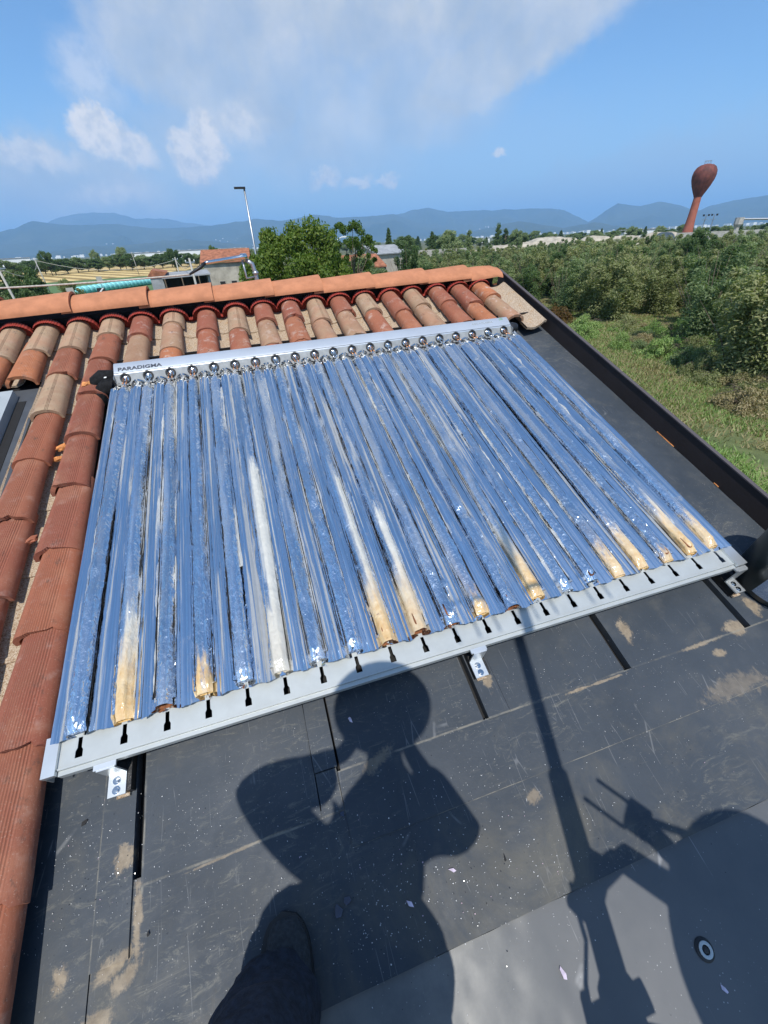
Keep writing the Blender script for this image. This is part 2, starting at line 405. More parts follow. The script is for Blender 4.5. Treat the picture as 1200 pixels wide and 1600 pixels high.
def m_mirror():
    m_, g, p = mat('mirror_sheet'); c = obj_co(g); r = rand(g)
    off = g.new('ShaderNodeCombineXYZ'); g.l.new(g.m('MULTIPLY', r, 50), off.inputs[2])
    cc = g.vm('ADD', c, off.outputs[0])
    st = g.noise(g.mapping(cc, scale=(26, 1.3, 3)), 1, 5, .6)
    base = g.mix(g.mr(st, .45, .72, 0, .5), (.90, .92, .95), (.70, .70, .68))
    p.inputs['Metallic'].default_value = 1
    dirt_refl = g.mr(g.noise(g.mapping(cc, scale=(3.5, 1, 1)), 9, 8, .8, .6), .56, .72, .0, .35)
    dirt_refl = g.m('MAXIMUM', dirt_refl, g.mr(g.noise(g.mapping(cc, scale=(34, .8, 3), loc=(5, 0, 0)), 1, 5, .6), .56, .62, 0, .62))  # grey strips: reflections of neighbouring flanks painted in on top of the dirt
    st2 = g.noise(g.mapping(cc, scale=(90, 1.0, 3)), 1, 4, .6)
    dirt_refl = g.m('MAXIMUM', dirt_refl, g.mr(st2, .60, .66, 0, .55))
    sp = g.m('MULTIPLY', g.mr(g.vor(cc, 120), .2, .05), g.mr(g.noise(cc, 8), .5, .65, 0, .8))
    g.l.new(base, p.inputs['Base Color'])
    g.l.new(g.mr(g.noise(cc, 9, 5, .6), .3, .7, .025, .08), p.inputs['Roughness'])
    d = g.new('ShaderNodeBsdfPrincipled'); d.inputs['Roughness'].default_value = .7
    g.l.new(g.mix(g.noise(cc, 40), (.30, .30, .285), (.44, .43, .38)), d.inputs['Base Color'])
    mx = g.new('ShaderNodeMixShader'); g.l.new(g.m('MAXIMUM', dirt_refl, sp), mx.inputs[0])
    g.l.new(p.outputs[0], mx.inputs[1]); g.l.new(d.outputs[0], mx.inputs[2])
    g.l.new(mx.outputs[0], g.n['Material Output'].inputs['Surface'])
    h = g.m('ADD', g.noise(g.mapping(cc, scale=(1.5, .5, 1)), 9, 4, .6), g.m('MULTIPLY', g.noise(g.mapping(cc, scale=(2.5, 1, 1)), 38, 3, .5), .14))
    nb = g.bump(h, .16, .01); g.l.new(nb, p.inputs['Normal'])
    return m_
def m_sleeve():
    m_, g, p = mat('crumpled_foil_sleeve'); c = obj_co(g); r = rand(g)
    sl_, sg, pl = attr(g, 'stain_length'), attr(g, 'stain_gold'), attr(g, 'pale')
    off = g.new('ShaderNodeCombineXYZ'); g.l.new(g.m('MULTIPLY', r, 50), off.inputs[2])
    cc = g.vm('ADD', c, off.outputs[0])
    s_ = g.new('ShaderNodeSeparateXYZ'); g.l.new(c, s_.inputs[0]); y = s_.outputs[1]
    k = g.m('SUBTRACT', g.m('ADD', y, 1.80), sl_)                   # below this height the sleeve is discoloured
    wob = g.m('MULTIPLY', g.m('SUBTRACT', g.noise(g.mapping(cc, scale=(6, 1, 1)), 12, 5, .7), .5), .36)
    stain = g.m('MULTIPLY', g.mr(g.m('ADD', k, wob), .05, -.08), g.mr(sl_, 0.0, .03))
    gold = g.mr(g.m('ADD', g.m('ADD', y, 1.80), wob), .34, .02)
    gold = g.m('MULTIPLY', gold, sg)
    ax = g.m('MULTIPLY', g.m('SUBTRACT', s_.outputs[0], attr(g, 'axis_x')), attr(g, 'side'))
    half = g.mr(g.m('ADD', ax, g.m('MULTIPLY', wob, .05)), -.010, .002)
    endz = g.mr(g.m('ADD', y, g.m('MULTIPLY', wob, .5)), -1.52, -1.66)
    stain = g.m('MULTIPLY', g.m('MULTIPLY', stain, g.m('MAXIMUM', half, endz)), .84)
    streak = g.noise(g.mapping(cc, scale=(28, 1.5, 3)), 1, 5, .6)
    base = g.mix(g.mr(streak, .45, .7, 0, .6), (.90, .92, .95), (.62, .63, .62))
    g.l.new(base, p.inputs['Base Color']); p.inputs['Metallic'].default_value = 1
    g.l.new(g.mr(g.noise(cc, 14, 4), .3, .7, .03, .10), p.inputs['Roughness'])
    d = g.new('ShaderNodeBsdfPrincipled'); d.inputs['Roughness'].default_value = .55
    pc = g.mix(g.noise(cc, 25, 5, .7), (.46, .45, .40), (.66, .64, .56))
    gc = g.mix(g.mr(g.noise(cc, 30, 5, .7), .3, .7), (.62, .36, .10), (.72, .52, .24))
    rust = g.mr(g.noise(cc, 45, 5, .75), .62, .72, 0, .8)
    gc = g.mix(g.m('MULTIPLY', rust, gold), gc, (.28, .10, .03))
    g.l.new(g.mix(gold, pc, gc), d.inputs['Base Color'])
    dirt_refl = g.mr(g.noise(g.mapping(cc, scale=(3, 1, 1)), 9, 6, .75, .8), .60, .80, 0, .35)
    palek = g.m('MULTIPLY', g.mr(g.noise(g.mapping(cc, scale=(5, .6, 1)), 4, 4, .6), .40, .62, 0, .8), pl)
    palek = g.m('MULTIPLY', palek, g.mr(ax, -.016, -.008))
    f = g.m('MAXIMUM', g.m('MAXIMUM', stain, dirt_refl), palek)
    endr = g.mr(g.m('ADD', g.m('ADD', y, 1.80), g.m('MULTIPLY', wob, .06)), .012, .0)
    mx = g.new('ShaderNodeMixShader'); g.l.new(f, mx.inputs[0])
    g.l.new(p.outputs[0], mx.inputs[1]); g.l.new(d.outputs[0], mx.inputs[2])
    g.l.new(mx.outputs[0], g.n['Material Output'].inputs['Surface'])
    def ridged(sc, seed):
        q_ = g.noise(g.mapping(cc, scale=(1.5, .8, 1), loc=(seed, 0, seed)), sc, 3, .5, .4)
        return g.m('SUBTRACT', 1.0, g.m('ABSOLUTE', g.m('MULTIPLY', g.m('SUBTRACT', q_, .5), 5)), clamp=True)
    h = g.m('ADD', g.m('MULTIPLY', ridged(22, 1), 1.0), g.m('MULTIPLY', ridged(55, 7), .35))
    nb = g.bump(h, .30, .009); g.l.new(nb, p.inputs['Normal']); g.l.new(nb, d.inputs['Normal'])
    return m_
def m_leaf(name, cols, trans=.42):
    m_, g, p = mat(name); r = rand(g)
    gi = g.new('ShaderNodeNewGeometry'); 
    ri = gi.outputs['Random Per Island']
    c = obj_co(g)
    n = g.noise(c, 1.1, 3, .5)
    t = g.m('ADD', g.m('MULTIPLY', ri, .55), g.m('ADD', g.m('MULTIPLY', n, .45), g.m('MULTIPLY', g.m('SUBTRACT', r, .5), .3)), clamp=True)
    base = g.ramp(t, [(i / (len(cols) - 1), c_) for i, c_ in enumerate(cols)])
    g.l.new(base, p.inputs['Base Color']); p.inputs['Roughness'].default_value = .55
    p.inputs['Specular IOR Level'].default_value = .3
    tr = g.new('ShaderNodeBsdfTranslucent'); g.l.new(g.vm('MULTIPLY', base, (1.2, 1.35, .6)), tr.inputs[0])
    mx = g.new('ShaderNodeMixShader'); mx.inputs[0].default_value = trans
    g.l.new(p.outputs[0], mx.inputs[1]); g.l.new(tr.outputs[0], mx.inputs[2])
    g.l.new(mx.outputs[0], g.n['Material Output'].inputs['Surface'])
    return m_
def m_ground():
    m_, g, p = mat('meadow_ground'); c = obj_co(g)
    n1 = g.noise(c, .35, 6, .65); n2 = g.noise(c, 2.2, 6, .7); n3 = g.noise(c, .012, 5, .6)
    base = g.ramp(n1, [(.3, (.09, .12, .035)), (.5, (.15, .17, .06)), (.62, (.24, .21, .10)), (.8, (.34, .26, .16))])
    base = g.mix(g.mr(n2, .35, .7, 0, .55), base, (.045, .062, .02))
    far = g.ramp(n3, [(.35, (.05, .07, .03)), (.5, (.12, .12, .06)), (.65, (.07, .09, .04))])
    ln = g.new('ShaderNodeVectorMath', operation='LENGTH'); g.l.new(c, ln.inputs[0])
    base = g.mix(g.mr(ln.outputs['Value'], 120, 500), base, far)
    g.l.new(base, p.inputs['Base Color']); p.inputs['Roughness'].default_value = .95
    g.l.new(g.bump(n2, .8, .12), p.inputs['Normal'])
    return m_
def m_field():
    m_, g, p = mat('stubble'); c = obj_co(g)
    q = g.mapping(c, rot=(0, 0, R(-28)))
    s_ = g.new('ShaderNodeSeparateXYZ'); g.l.new(q, s_.inputs[0])
    w = g.m('SINE', g.m('ADD', g.m('MULTIPLY', s_.outputs[0], .85), g.m('MULTIPLY', g.noise(c, .05, 3), 3)))
    n = g.noise(c, .6, 5, .7)
    base = g.ramp(g.m('ADD', g.m('MULTIPLY', w, .28), g.m('MULTIPLY', n, 1.0)), [(.25, (.22, .15, .05)), (.5, (.48, .33, .12)), (.8, (.66, .50, .22))])
    g.l.new(base, p.inputs['Base Color']); p.inputs['Roughness'].default_value = 1
    return m_
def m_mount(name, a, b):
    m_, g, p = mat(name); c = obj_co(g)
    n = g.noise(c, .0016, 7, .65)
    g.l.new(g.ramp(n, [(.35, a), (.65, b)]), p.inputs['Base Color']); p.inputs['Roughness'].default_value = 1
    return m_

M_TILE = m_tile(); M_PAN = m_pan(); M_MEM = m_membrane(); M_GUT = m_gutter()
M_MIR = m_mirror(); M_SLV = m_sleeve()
M_BLACK = simple('black_gap', (.008, .008, .009), .8)
M_RIDGE = simple('ridge_terracotta', (.45, .19, .10), .85, var=.12, scale=12, bump=.2, spec=.2)
M_VENT = simple('red_vent_strip', (.30, .042, .030), .6, var=.25, scale=60, bump=.2)
M_ALU = simple('aluminium', (.66, .69, .70), .36, .75, var=.06, scale=8)
M_ALUP = simple('painted_aluminium', (.43, .455, .45), .38, .25, var=.05, scale=14)
M_HEAD = simple('header_aluminium', (.60, .63, .66), .30, .55, var=.04, scale=6)
M_STEEL = simple('galvanised_steel', (.38, .40, .42), .42, .8, var=.15, scale=40)
M_CHROME = simple('bright_steel', (.75, .73, .70), .12, 1.0, var=.1, scale=60)
M_COPPER = simple('copper', (.55, .26, .13), .32, .9, var=.3, scale=60)
M_RUST = simple('rust', (.24, .09, .035), .8, .2, var=.4, scale=90, bump=.4)
M_RUBBER = simple('black_rubber', (.012, .012, .013), .45, var=.3, scale=60, bump=.3)
M_TAPE = simple('matt_black_tape', (.010, .010, .011), .85, var=.5, scale=50, bump=.8, spec=.2)
M_PARA = simple('brown_parapet', (.032, .024, .023), .75, .1, var=.12, scale=4)
M_CAPP = simple('parapet_capping', (.085, .072, .074), .7, .1, var=.08, scale=4)
M_FLASH = simple('grey_flashing', (.075, .082, .092), .5, .2, var=.15, scale=8)
M_INK = simple('grey_print', (.045, .055, .075), .6, var=.05)
M_INKL = simple('pale_print', (.33, .36, .38), .6, var=.05)
M_GREENP = simple('green_print', (.18, .45, .16), .6, var=.05)
M_ORANGE = simple('broken_terracotta', (.55, .22, .07), .9, var=.3, scale=40, bump=.5)
M_GLASSB = simple('window_glass', (.02, .035, .07), .06, .0, var=.1)
M_PLASTER = simple('grey_plaster', (.36, .33, .27), .95, var=.25, scale=.9, bump=.1)
M_CREAM = simple('cream_plaster', (.45, .40, .33), .95, var=.12, scale=.8)
M_ROOFR = simple('old_red_roof', (.30, .115, .06), .9, var=.35, scale=2.2, bump=.3)
M_CORR = simple('fibre_cement', (.28, .29, .30), .9, var=.2, scale=1.2)
M_WHITEW = simple('white_wall', (.75, .75, .73), .8, var=.05, scale=.1)
M_DARKW = simple('dark_opening', (.012, .013, .014), .7)
M_WOOD = simple('weathered_wood', (.17, .12, .08), .9, var=.25, scale=8)
M_CONC = simple('pale_concrete', (.40, .38, .34), .95, var=.15, scale=1.2)
M_BALE = simple('turquoise_wrap', (.24, .62, .60), .35, var=.2, scale=4, bump=.2)
M_GRAVEL = simple('pale_gravel', (.40, .355, .28), 1, var=.25, scale=.35, bump=.5)
M_TOWER = simple('red_brown_tower', (.15, .042, .030), .75, var=.35, scale=.6)
M_BARK = simple('bark', (.11, .085, .06), .95, var=.3, scale=8)
M_CABLE = simple('pale_cable', (.42, .38, .33), .7, var=.2, scale=30)
M_PURP = simple('glass_splinter', (.62, .52, .60), .08, .2, var=.2, scale=40)
M_BUCK = simple('dark_bucket', (.018, .026, .026), .28, var=.2, scale=10)
M_LABEL = None
M_NAVY = simple('navy_trousers', (.020, .024, .036), .85, var=.45, scale=60, bump=.5)
M_SHOE = simple('charcoal_shoe', (.040, .041, .042), .8, var=.3, scale=110, bump=.6)
M_SOLE = simple('shoe_sole', (.018, .017, .016), .6, var=.2)
M_SKIN = simple('skin', (.42, .25, .17), .55, var=.08)
M_SHIRT = simple('dark_shirt', (.05, .055, .075), .85, var=.2)
M_HAIR = simple('dark_hair', (.03, .022, .016), .6)
L_WALNUT = m_leaf('walnut_leaves', [(.04, .085, .010), (.085, .15, .022), (.15, .21, .035), (.24, .28, .06)])
L_SCRUB = m_leaf('scrub_leaves', [(.09, .14, .065), (.17, .23, .105), (.28, .335, .16), (.44, .46, .27)])
L_SCRUB2 = m_leaf('dry_scrub_leaves', [(.11, .145, .06), (.21, .24, .10), (.34, .35, .17), (.50, .46, .27)])
L_DARK = m_leaf('dark_leaves', [(.045, .085, .032), (.085, .14, .052), (.13, .19, .070), (.20, .26, .095)])
L_RUSTY = m_leaf('rusty_leaves', [(.10, .06, .02), (.18, .09, .03), (.14, .12, .04), (.26, .15, .06)])
L_GRASS = m_leaf('grass_blades', [(.10, .19, .045), (.19, .31, .08), (.29, .39, .13), (.42, .44, .22)], .3)
L_DRY = m_leaf('dry_grass_blades', [(.17, .18, .07), (.28, .25, .12), (.38, .31, .17), (.46, .37, .22)], .3)
M_LABEL_, g, p = mat('paper_label')
c = obj_co(g)
q = g.vor(g.mapping(c, scale=(5, 1, 1.0)), 240)
g.l.new(g.mix(g.mr(g.noise(g.mapping(c, scale=(1, 1, 3)), 260, 2, .5), .5, .56), (.42, .46, .52), (.18, .22, .30)), p.inputs['Base Color'])
M_LABEL = M_LABEL_

# ------------------------------------------------------------------ ground, fields, hills
def ground():
    mb = MB(); n = 60; rs = [0, 10, 25, 60, 150, 400, 1200, 4000, 12000, 26000]
    vs = [(0, 0, 0)]; fs = []
    for r in rs[1:]:
        for k in range(n): vs.append((r * math.cos(2 * math.pi * k / n), r * math.sin(2 * math.pi * k / n), 0))
    for k in range(n): fs.append((0, 1 + k, 1 + (k + 1) % n))
    for i in range(len(rs) - 2):
        for k in range(n):
            a = 1 + i * n + k; b = 1 + i * n + (k + 1) % n; fs.append((a, a + n, b + n, b))
    mb.add(vs, fs); part('ground', mb.mesh(), m_ground(), None, kind='structure')
    mb = MB(); mb.add([(-118, 150, .03), (-52, 172, .03), (-22, 178, .03), (-12, 300, .03), (-60, 340, .03), (-150, 350, .03)], [(0, 1, 2, 3, 4, 5)])
    mg = MB(); mg.add([(-95, 85, .02), (-20, 70, .02), (-6, 95, .02), (-10, 175, .02), (-22, 176, .02), (-52, 170, .02), (-118, 148, .02)], [(0, 1, 2, 3, 4, 5, 6)])
    part('grass_field', mg.mesh(), simple('green_meadow', (.085, .15, .045), 1, var=.3, scale=.4), None, kind='structure')
    part('stubble_field', mb.mesh(), m_field(), None, kind='structure')
ground()

def mountain(name, prof, dist, depth, mt, seed):
    azs = [p_[0] for p_ in prof]; els = [p_[1] for p_ in prof]
    N = 150; rows = []
    K = 14
    for i in range(N + 1):
        a = azs[0] + (azs[-1] - azs[0]) * i / N
        e = float(np.interp(a, azs, els))
        e += (mnoise.fractal(Vector((a * .8, seed, 0)), 1, 2, 5)) * .09
        zt = dist * math.tan(R(max(e, -.03)))
        row = []
        for j in range(K + 1):
            t = j / K
            d = dist - depth * (1 - t) if True else dist
            z = zt * (t ** 1.25) + mnoise.fractal(Vector((a * .35, t * 3, seed + 3)), 1, 2, 5) * zt * .30 * math.sin(math.pi * t)
            if j == 0: z = -20
            aa = R(a); row.append((d * math.sin(aa), d * math.cos(aa), H * t + z))
        d2 = dist + depth * .8; row.append((d2 * math.sin(R(a)), d2 * math.cos(R(a)), -30))
        rows.append(row)
    part(name, MB().grid(rows).mesh(smooth=True), mt, None, kind='structure')
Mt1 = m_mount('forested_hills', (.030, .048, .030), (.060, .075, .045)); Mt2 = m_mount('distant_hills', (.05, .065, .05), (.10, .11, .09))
mountain('hills', [(-34, 1.2), (-24.1, 1.76), (-20.4, 2.15), (-19.1, 2.41), (-17.7, 2.93), (-16.3, 2.71), (-14.8, 2.53), (-10.9, 2.55), (-7.5, 2.1), (-3.8, 2.1), (-.4, 2.29), (3, 2.64), (5.8, 2.39), (7.9, 2.61), (9.4, 2.85), (12.2, 2.46), (15.8, 2.44), (18.3, 2.57), (20.9, 1.7), (23.7, 1.28), (27.4, .3)], 9000, 2200, Mt1, 1)
mountain('hills', [(12, .6), (14.3, 1.67), (18.7, 2.5), (20.5, 2.83), (22.3, 2.93), (24.4, 2.49), (27.2, 2.47), (30, 2.39), (34.6, 2.31), (36.6, 2.04), (38.3, 1.29), (40, .55), (42, .1)], 10500, 2400, Mt1, 7)
mountain('hills', [(36, .1), (37.5, .32), (39.6, .95), (40.6, 1.71), (41.7, 2.28), (43.8, 1.94), (45.3, 2.2), (47.1, 1.84), (48.8, 1.23), (49.7, 1.57), (51.5, 1.92), (53.7, 2.08), (57.8, 2.4), (64, 1.6), (75, 1.0)], 9800, 2200, Mt1, 13)
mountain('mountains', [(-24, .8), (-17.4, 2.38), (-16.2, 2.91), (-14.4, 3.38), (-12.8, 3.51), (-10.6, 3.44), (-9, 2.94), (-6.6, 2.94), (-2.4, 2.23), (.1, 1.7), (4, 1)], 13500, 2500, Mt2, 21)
mountain('hills', [(-22, -.05), (-18.3, .27), (-14.4, .79), (-10.4, .75), (-7.2, .97), (-4.7, 1.05), (-1.5, .7), (1.2, .36), (3.9, -.1)], 6200, 1200, Mt1, 31)
mountain('hills', [(24, 0), (25.9, .41), (29.4, .86), (32.1, 1.32), (34.9, .79), (36.9, .47), (39.9, .82), (41.8, .46), (44.3, .0)], 6500, 1200, Mt1, 37)
# ------------------------------------------------------------------ trees and scrub
def leaves(centres, radii, n, size, rng, squash=.8, shape=(1.0, .5)):
    k = rng.integers(0, len(centres), n)
    d = rng.normal(size=(n, 3)); d /= np.linalg.norm(d, axis=1)[:, None]
    rr = radii[k] * (rng.random(n) ** .42)
    pos = centres[k] + d * rr[:, None] * np.array([1, 1, squash])
    a = rng.normal(size=(n, 3)); a /= np.linalg.norm(a, axis=1)[:, None]
    nrm = d * .6 + rng.normal(size=(n, 3)) * .55 + np.array([0, 0, .35]); nrm /= np.linalg.norm(nrm, axis=1)[:, None]
    u = np.cross(nrm, a); u /= np.linalg.norm(u, axis=1)[:, None]; v = np.cross(nrm, u)
    s = (size * (.6 + .8 * rng.random(n)))[:, None]
    u = u * s * shape[0]; v = v * s * shape[1]
    q = np.stack([pos - u, pos + v * .9 - u * .1, pos + u, pos - v * .9 - u * .1], 1)
    return q.reshape(-1, 3)
def tree_proto(kind, seed):
    rng = np.random.default_rng(seed); mb = MB()
    if kind == 'broad':      # height 1, wide rounded crown
        c = []; nC = 46
        while len(c) < nC:
            q = rng.uniform(-1, 1, 3)
            if .25 < np.linalg.norm(q) < 1: c.append([q[0] * .42, q[1] * .42, .56 + q[2] * .36])
        c = np.array(c); r = rng.uniform(.07, .15, nC); n = 15000; size = .020; sq = .8; sh = (1, .55)
        trunk_h, limb = .30, 16
    elif kind == 'dense':
        c = []; nC = 150
        while len(c) < nC:
            q = rng.uniform(-1, 1, 3)
            if .45 < np.linalg.norm(q) < 1: c.append([q[0] * .44, q[1] * .44, .52 + q[2] * .40])
        c = np.array(c); r = rng.uniform(.05, .11, nC); n = 70000; size = .0125; sq = .85; sh = (1, .5)
        trunk_h, limb = .30, 22
    elif kind == 'loose':
        c = []; nC = 80
        for i in range(nC):
            t = rng.random(); z = .34 + t * .62; rad = .28 * math.sin(math.pi * min(1, .2 + .75 * (1 - t))) + .03
            a = rng.random() * 6.28; c.append([math.cos(a) * rad * rng.random() ** .5, math.sin(a) * rad * rng.random() ** .5, z])
        c = np.array(c); r = rng.uniform(.02, .055, nC); n = 15000; size = .011; sq = .9; sh = (1, .5)
        trunk_h, limb = .4, 18
    elif kind == 'conifer':
        c = []; nC = 60
        for i in range(nC):
            t = i / nC; z = .12 + t * .86; rad = .22 * (1 - t) ** .8 + .01; a = i * 2.4
            c.append([math.cos(a) * rad * .7, math.sin(a) * rad * .7, z])
        c = np.array(c); r = .09 * (1 - np.arange(nC) / nC) + .03; n = 9000; size = .018; sq = .5; sh = (1, .3)
        trunk_h, limb = .85, 6
    elif kind == 'poplar':
        c = []; nC = 40
        for i in range(nC):
            t = i / nC; z = .14 + t * .83; rad = .075 * math.sin(math.pi * (.15 + .8 * t)) ; a = rng.random() * 6.28
            c.append([math.cos(a) * rad, math.sin(a) * rad, z])
        c = np.array(c); r = rng.uniform(.03, .07, nC); n = 6000; size = .015; sq = 1.2; sh = (1, .5)
        trunk_h, limb = .8, 6
    elif kind == 'scrub':    # many thin upright stems with narrow leaves, ragged top
        c = []; r = []
        for i in range(13):
            a = rng.random() * 6.28; lean = rng.uniform(.05, .42); h = rng.uniform(.55, 1.0) * (1 - .35 * lean)
            for j in range(7):
                t = (j + .7) / 7
                c.append([math.cos(a) * lean * t ** .8 + rng.normal() * .04, math.sin(a) * lean * t ** .8 + rng.normal() * .04, .04 + h * t])
                r.append((.16 - .11 * t) * rng.uniform(.8, 1.2))
        c = np.array(c); r = np.array(r); n = 19000; size = .0155; sq = 1.1; sh = (1, .42)
        trunk_h, limb = 0, 0
        for i in range(16):
            a = rng.random() * 6.28; lean = rng.uniform(.05, .4); h = rng.uniform(.6, 1.02)
            mb.tube([(0.04 * math.cos(a), .04 * math.sin(a), 0), (math.cos(a) * lean * .45, math.sin(a) * lean * .45, h * .5), (math.cos(a) * lean, math.sin(a) * lean, h * .97)], [.005, .0035, .001], 5)
    elif kind == 'mound':
        nC = 30; c = []
        for i in range(nC):
            a = rng.random() * 6.28; rr = rng.random() ** .5; c.append([math.cos(a) * rr * .8, math.sin(a) * rr * .6, .30 * (1 - rr ** 2) * rng.uniform(.4, 1.2)])
        c = np.array(c); r = rng.uniform(.10, .24, nC); n = 9000; size = .026; sq = .7; sh = (1, .5); trunk_h, limb = 0, 0
        for i in range(14):
            a = rng.random() * 6.28; l = rng.uniform(.4, .9)
            mb.tube([(0, 0, 0), (math.cos(a) * l * .5, math.sin(a) * l * .5, .3), (math.cos(a) * l, math.sin(a) * l, rng.uniform(.1, .4))], [.008, .005, .002], 4)
    if limb:
        mb.tube([(0, 0, 0), (.01, 0, trunk_h * .5), (0, .01, trunk_h)], [.024, .018, .013], 8)
        for i in rng.choice(len(c), limb, replace=False):
            e = c[i]; z0 = trunk_h * rng.uniform(.55, 1)
            mb.tube([(0, 0, z0), (e[0] * .5, e[1] * .5, z0 + (e[2] - z0) * .6), tuple(e)], [.009, .006, .002], 5)
    return npmesh('crown', leaves(c, r, n, size, rng, sq, sh), 4), mb.mesh(smooth=True)
PROTO = {k: [tree_proto(k, s_ + i * 5) for i in range(nv)] for k, s_, nv in (('broad', 3, 3), ('loose', 9, 2), ('dense', 31, 1), ('conifer', 5, 2), ('poplar', 8, 2), ('scrub', 2, 5), ('mound', 4, 3))}
_mc = {}
def tree(name, kind, var, x, y, h, w, leaf, label, cat, group=None, z=0, rz=None, stem='trunk', dens=None):
    cr, tr = PROTO[kind][var % len(PROTO[kind])]
    key = (kind, var % len(PROTO[kind]), leaf.name)
    if key not in _mc:
        cm = cr.copy(); cm.materials.append(leaf); _mc[key] = cm
        if not tr.materials: tr.materials.append(M_BARK)
    M = T(x, y, z) @ RZ(rz if rz is not None else rnd.random() * 6.28) @ Matrix.Diagonal((w, w, h, 1))
    t = thing(name, label, cat, M, group)
    part('crown', _mc[key], None, t); part(stem, tr, None, t)
    return t
def pol(az, d): return d * math.sin(R(az)), d * math.cos(R(az))
# left tree line behind the stubble
g1 = 'trees in the hedgerow behind the stubble field'
az = -24.0; i = 0
while az < 3:
    d = 255 + rnd.uniform(-8, 25); x, y = pol(az, d); h = rnd.uniform(5.4, 7.4)
    tree('hedgerow_tree', 'broad', i, x, y, h, rnd.uniform(8.5, 11), L_DARK if i % 3 else L_SCRUB, 'rounded green tree in the long hedgerow behind the stubble field', 'tree', g1); az += rnd.uniform(.8, 1.2); i += 1
for a_, d, h, w, kind, lf, lab, cat in (
    (-17.8, 240, 9.6, 7.5, 'broad', L_DARK, 'round dark purple green tree standing taller than the hedgerow at far left', 'tree'),
    (-13.7, 270, 9.2, 5, 'broad', L_SCRUB, 'small pale crown rising above the hedgerow beyond the turquoise bales', 'tree'),
    (-11.2, 262, 9.6, 7.5, 'broad', L_SCRUB, 'broad grey green crown rising above the hedgerow left of the farmhouse', 'tree'),
    (-6.4, 200, 8.2, 6.5, 'broad', L_DARK, 'dark green tree directly left of the farmhouse gable', 'tree'),
    (-2.2, 230, 8.4, 6, 'broad', L_WALNUT, 'green crown peeping over the red farmhouse roof', 'tree'),
    (-20.0, 62, 5.9, 4.6, 'broad', L_DARK, 'bushy dark green tree beside the road at the left edge, behind the cable', 'tree'),
    (-17.0, 78, 4.3, 3.5, 'broad', L_SCRUB2, 'small yellow green tree right of the bushy roadside tree', 'tree'),
    (-22.3, 85, 6.2, 5.5, 'broad', L_SCRUB, 'grey green tree cut by the left edge of the picture', 'tree'),
    (6.9, 27, 8.1, 6.7, 'dense', L_WALNUT, 'large bright green walnut tree right behind the ridge and lamp post', 'tree'),
    (13.2, 40, 8.1, 7.4, 'loose', L_WALNUT, 'tall loose tree with open sparse top right of the walnut tree', 'tree'),
    (14.0, 46, 5.7, 7.0, 'dense', L_SCRUB, 'low rounded tree under the sparse tall tree', 'tree'),
    (20.0, 44, 6.5, 6.4, 'scrub', L_DARK, 'dark blue green feathery tree behind the ridge left of the thicket', 'tree'),
    (17.7, 120, 9.4, 7, 'conifer', L_DARK, 'pointed dark conifer left of centre on the horizon beyond the ridge', 'conifer'),
    (19.6, 135, 7.8, 8, 'broad', L_DARK, 'dull rounded tree just right of the pointed conifer', 'tree'),
    (22.7, 130, 8.4, 8, 'conifer', L_DARK, 'broad dark conifer, left one of the near pair on the horizon', 'conifer'),
    (24.6, 128, 8.5, 8, 'broad', L_SCRUB, 'rounded green tree, right one of the near pair on the horizon', 'tree'),
    (26.9, 160, 8.6, 11, 'poplar', L_SCRUB, 'single slim poplar beyond the thicket left of the gravel heaps', 'poplar'),
    (30.1, 210, 10.8, 14, 'poplar', L_DARK, 'tallest slim poplar of the row left of the gravel heaps', 'poplar'),
    (30.9, 212, 9.2, 13, 'poplar', L_DARK, 'slim poplar in the middle of the row left of the gravel heaps', 'poplar'),
    (32.2, 215, 8.8, 10, 'broad', L_SCRUB, 'rounded tree at the right end of the poplar row', 'tree'),
    (49.6, 66, 6.4, 4.4, 'broad', L_DARK, 'dark leafy tree below the floodlights right of the tower', 'tree')):
    x, y = pol(a_, d); tree('tree', kind, int(a_ * 7) % 5, x, y, h, w, lf, lab, cat)
g2 = 'trees in the far green belt on the horizon'
for i in range(46):
    a_ = 11.5 + i * .98 + rnd.uniform(-.3, .3); d = rnd.uniform(300, 420)
    x, y = pol(a_, d); tree('horizon_tree', ('broad', 'broad', 'conifer', 'broad')[i % 4], i, x, y, rnd.uniform(6.0, 9.0), rnd.uniform(9, 14), (L_DARK, L_SCRUB)[i % 2],
                            'small green tree in the far tree belt along the horizon', 'tree', g2)
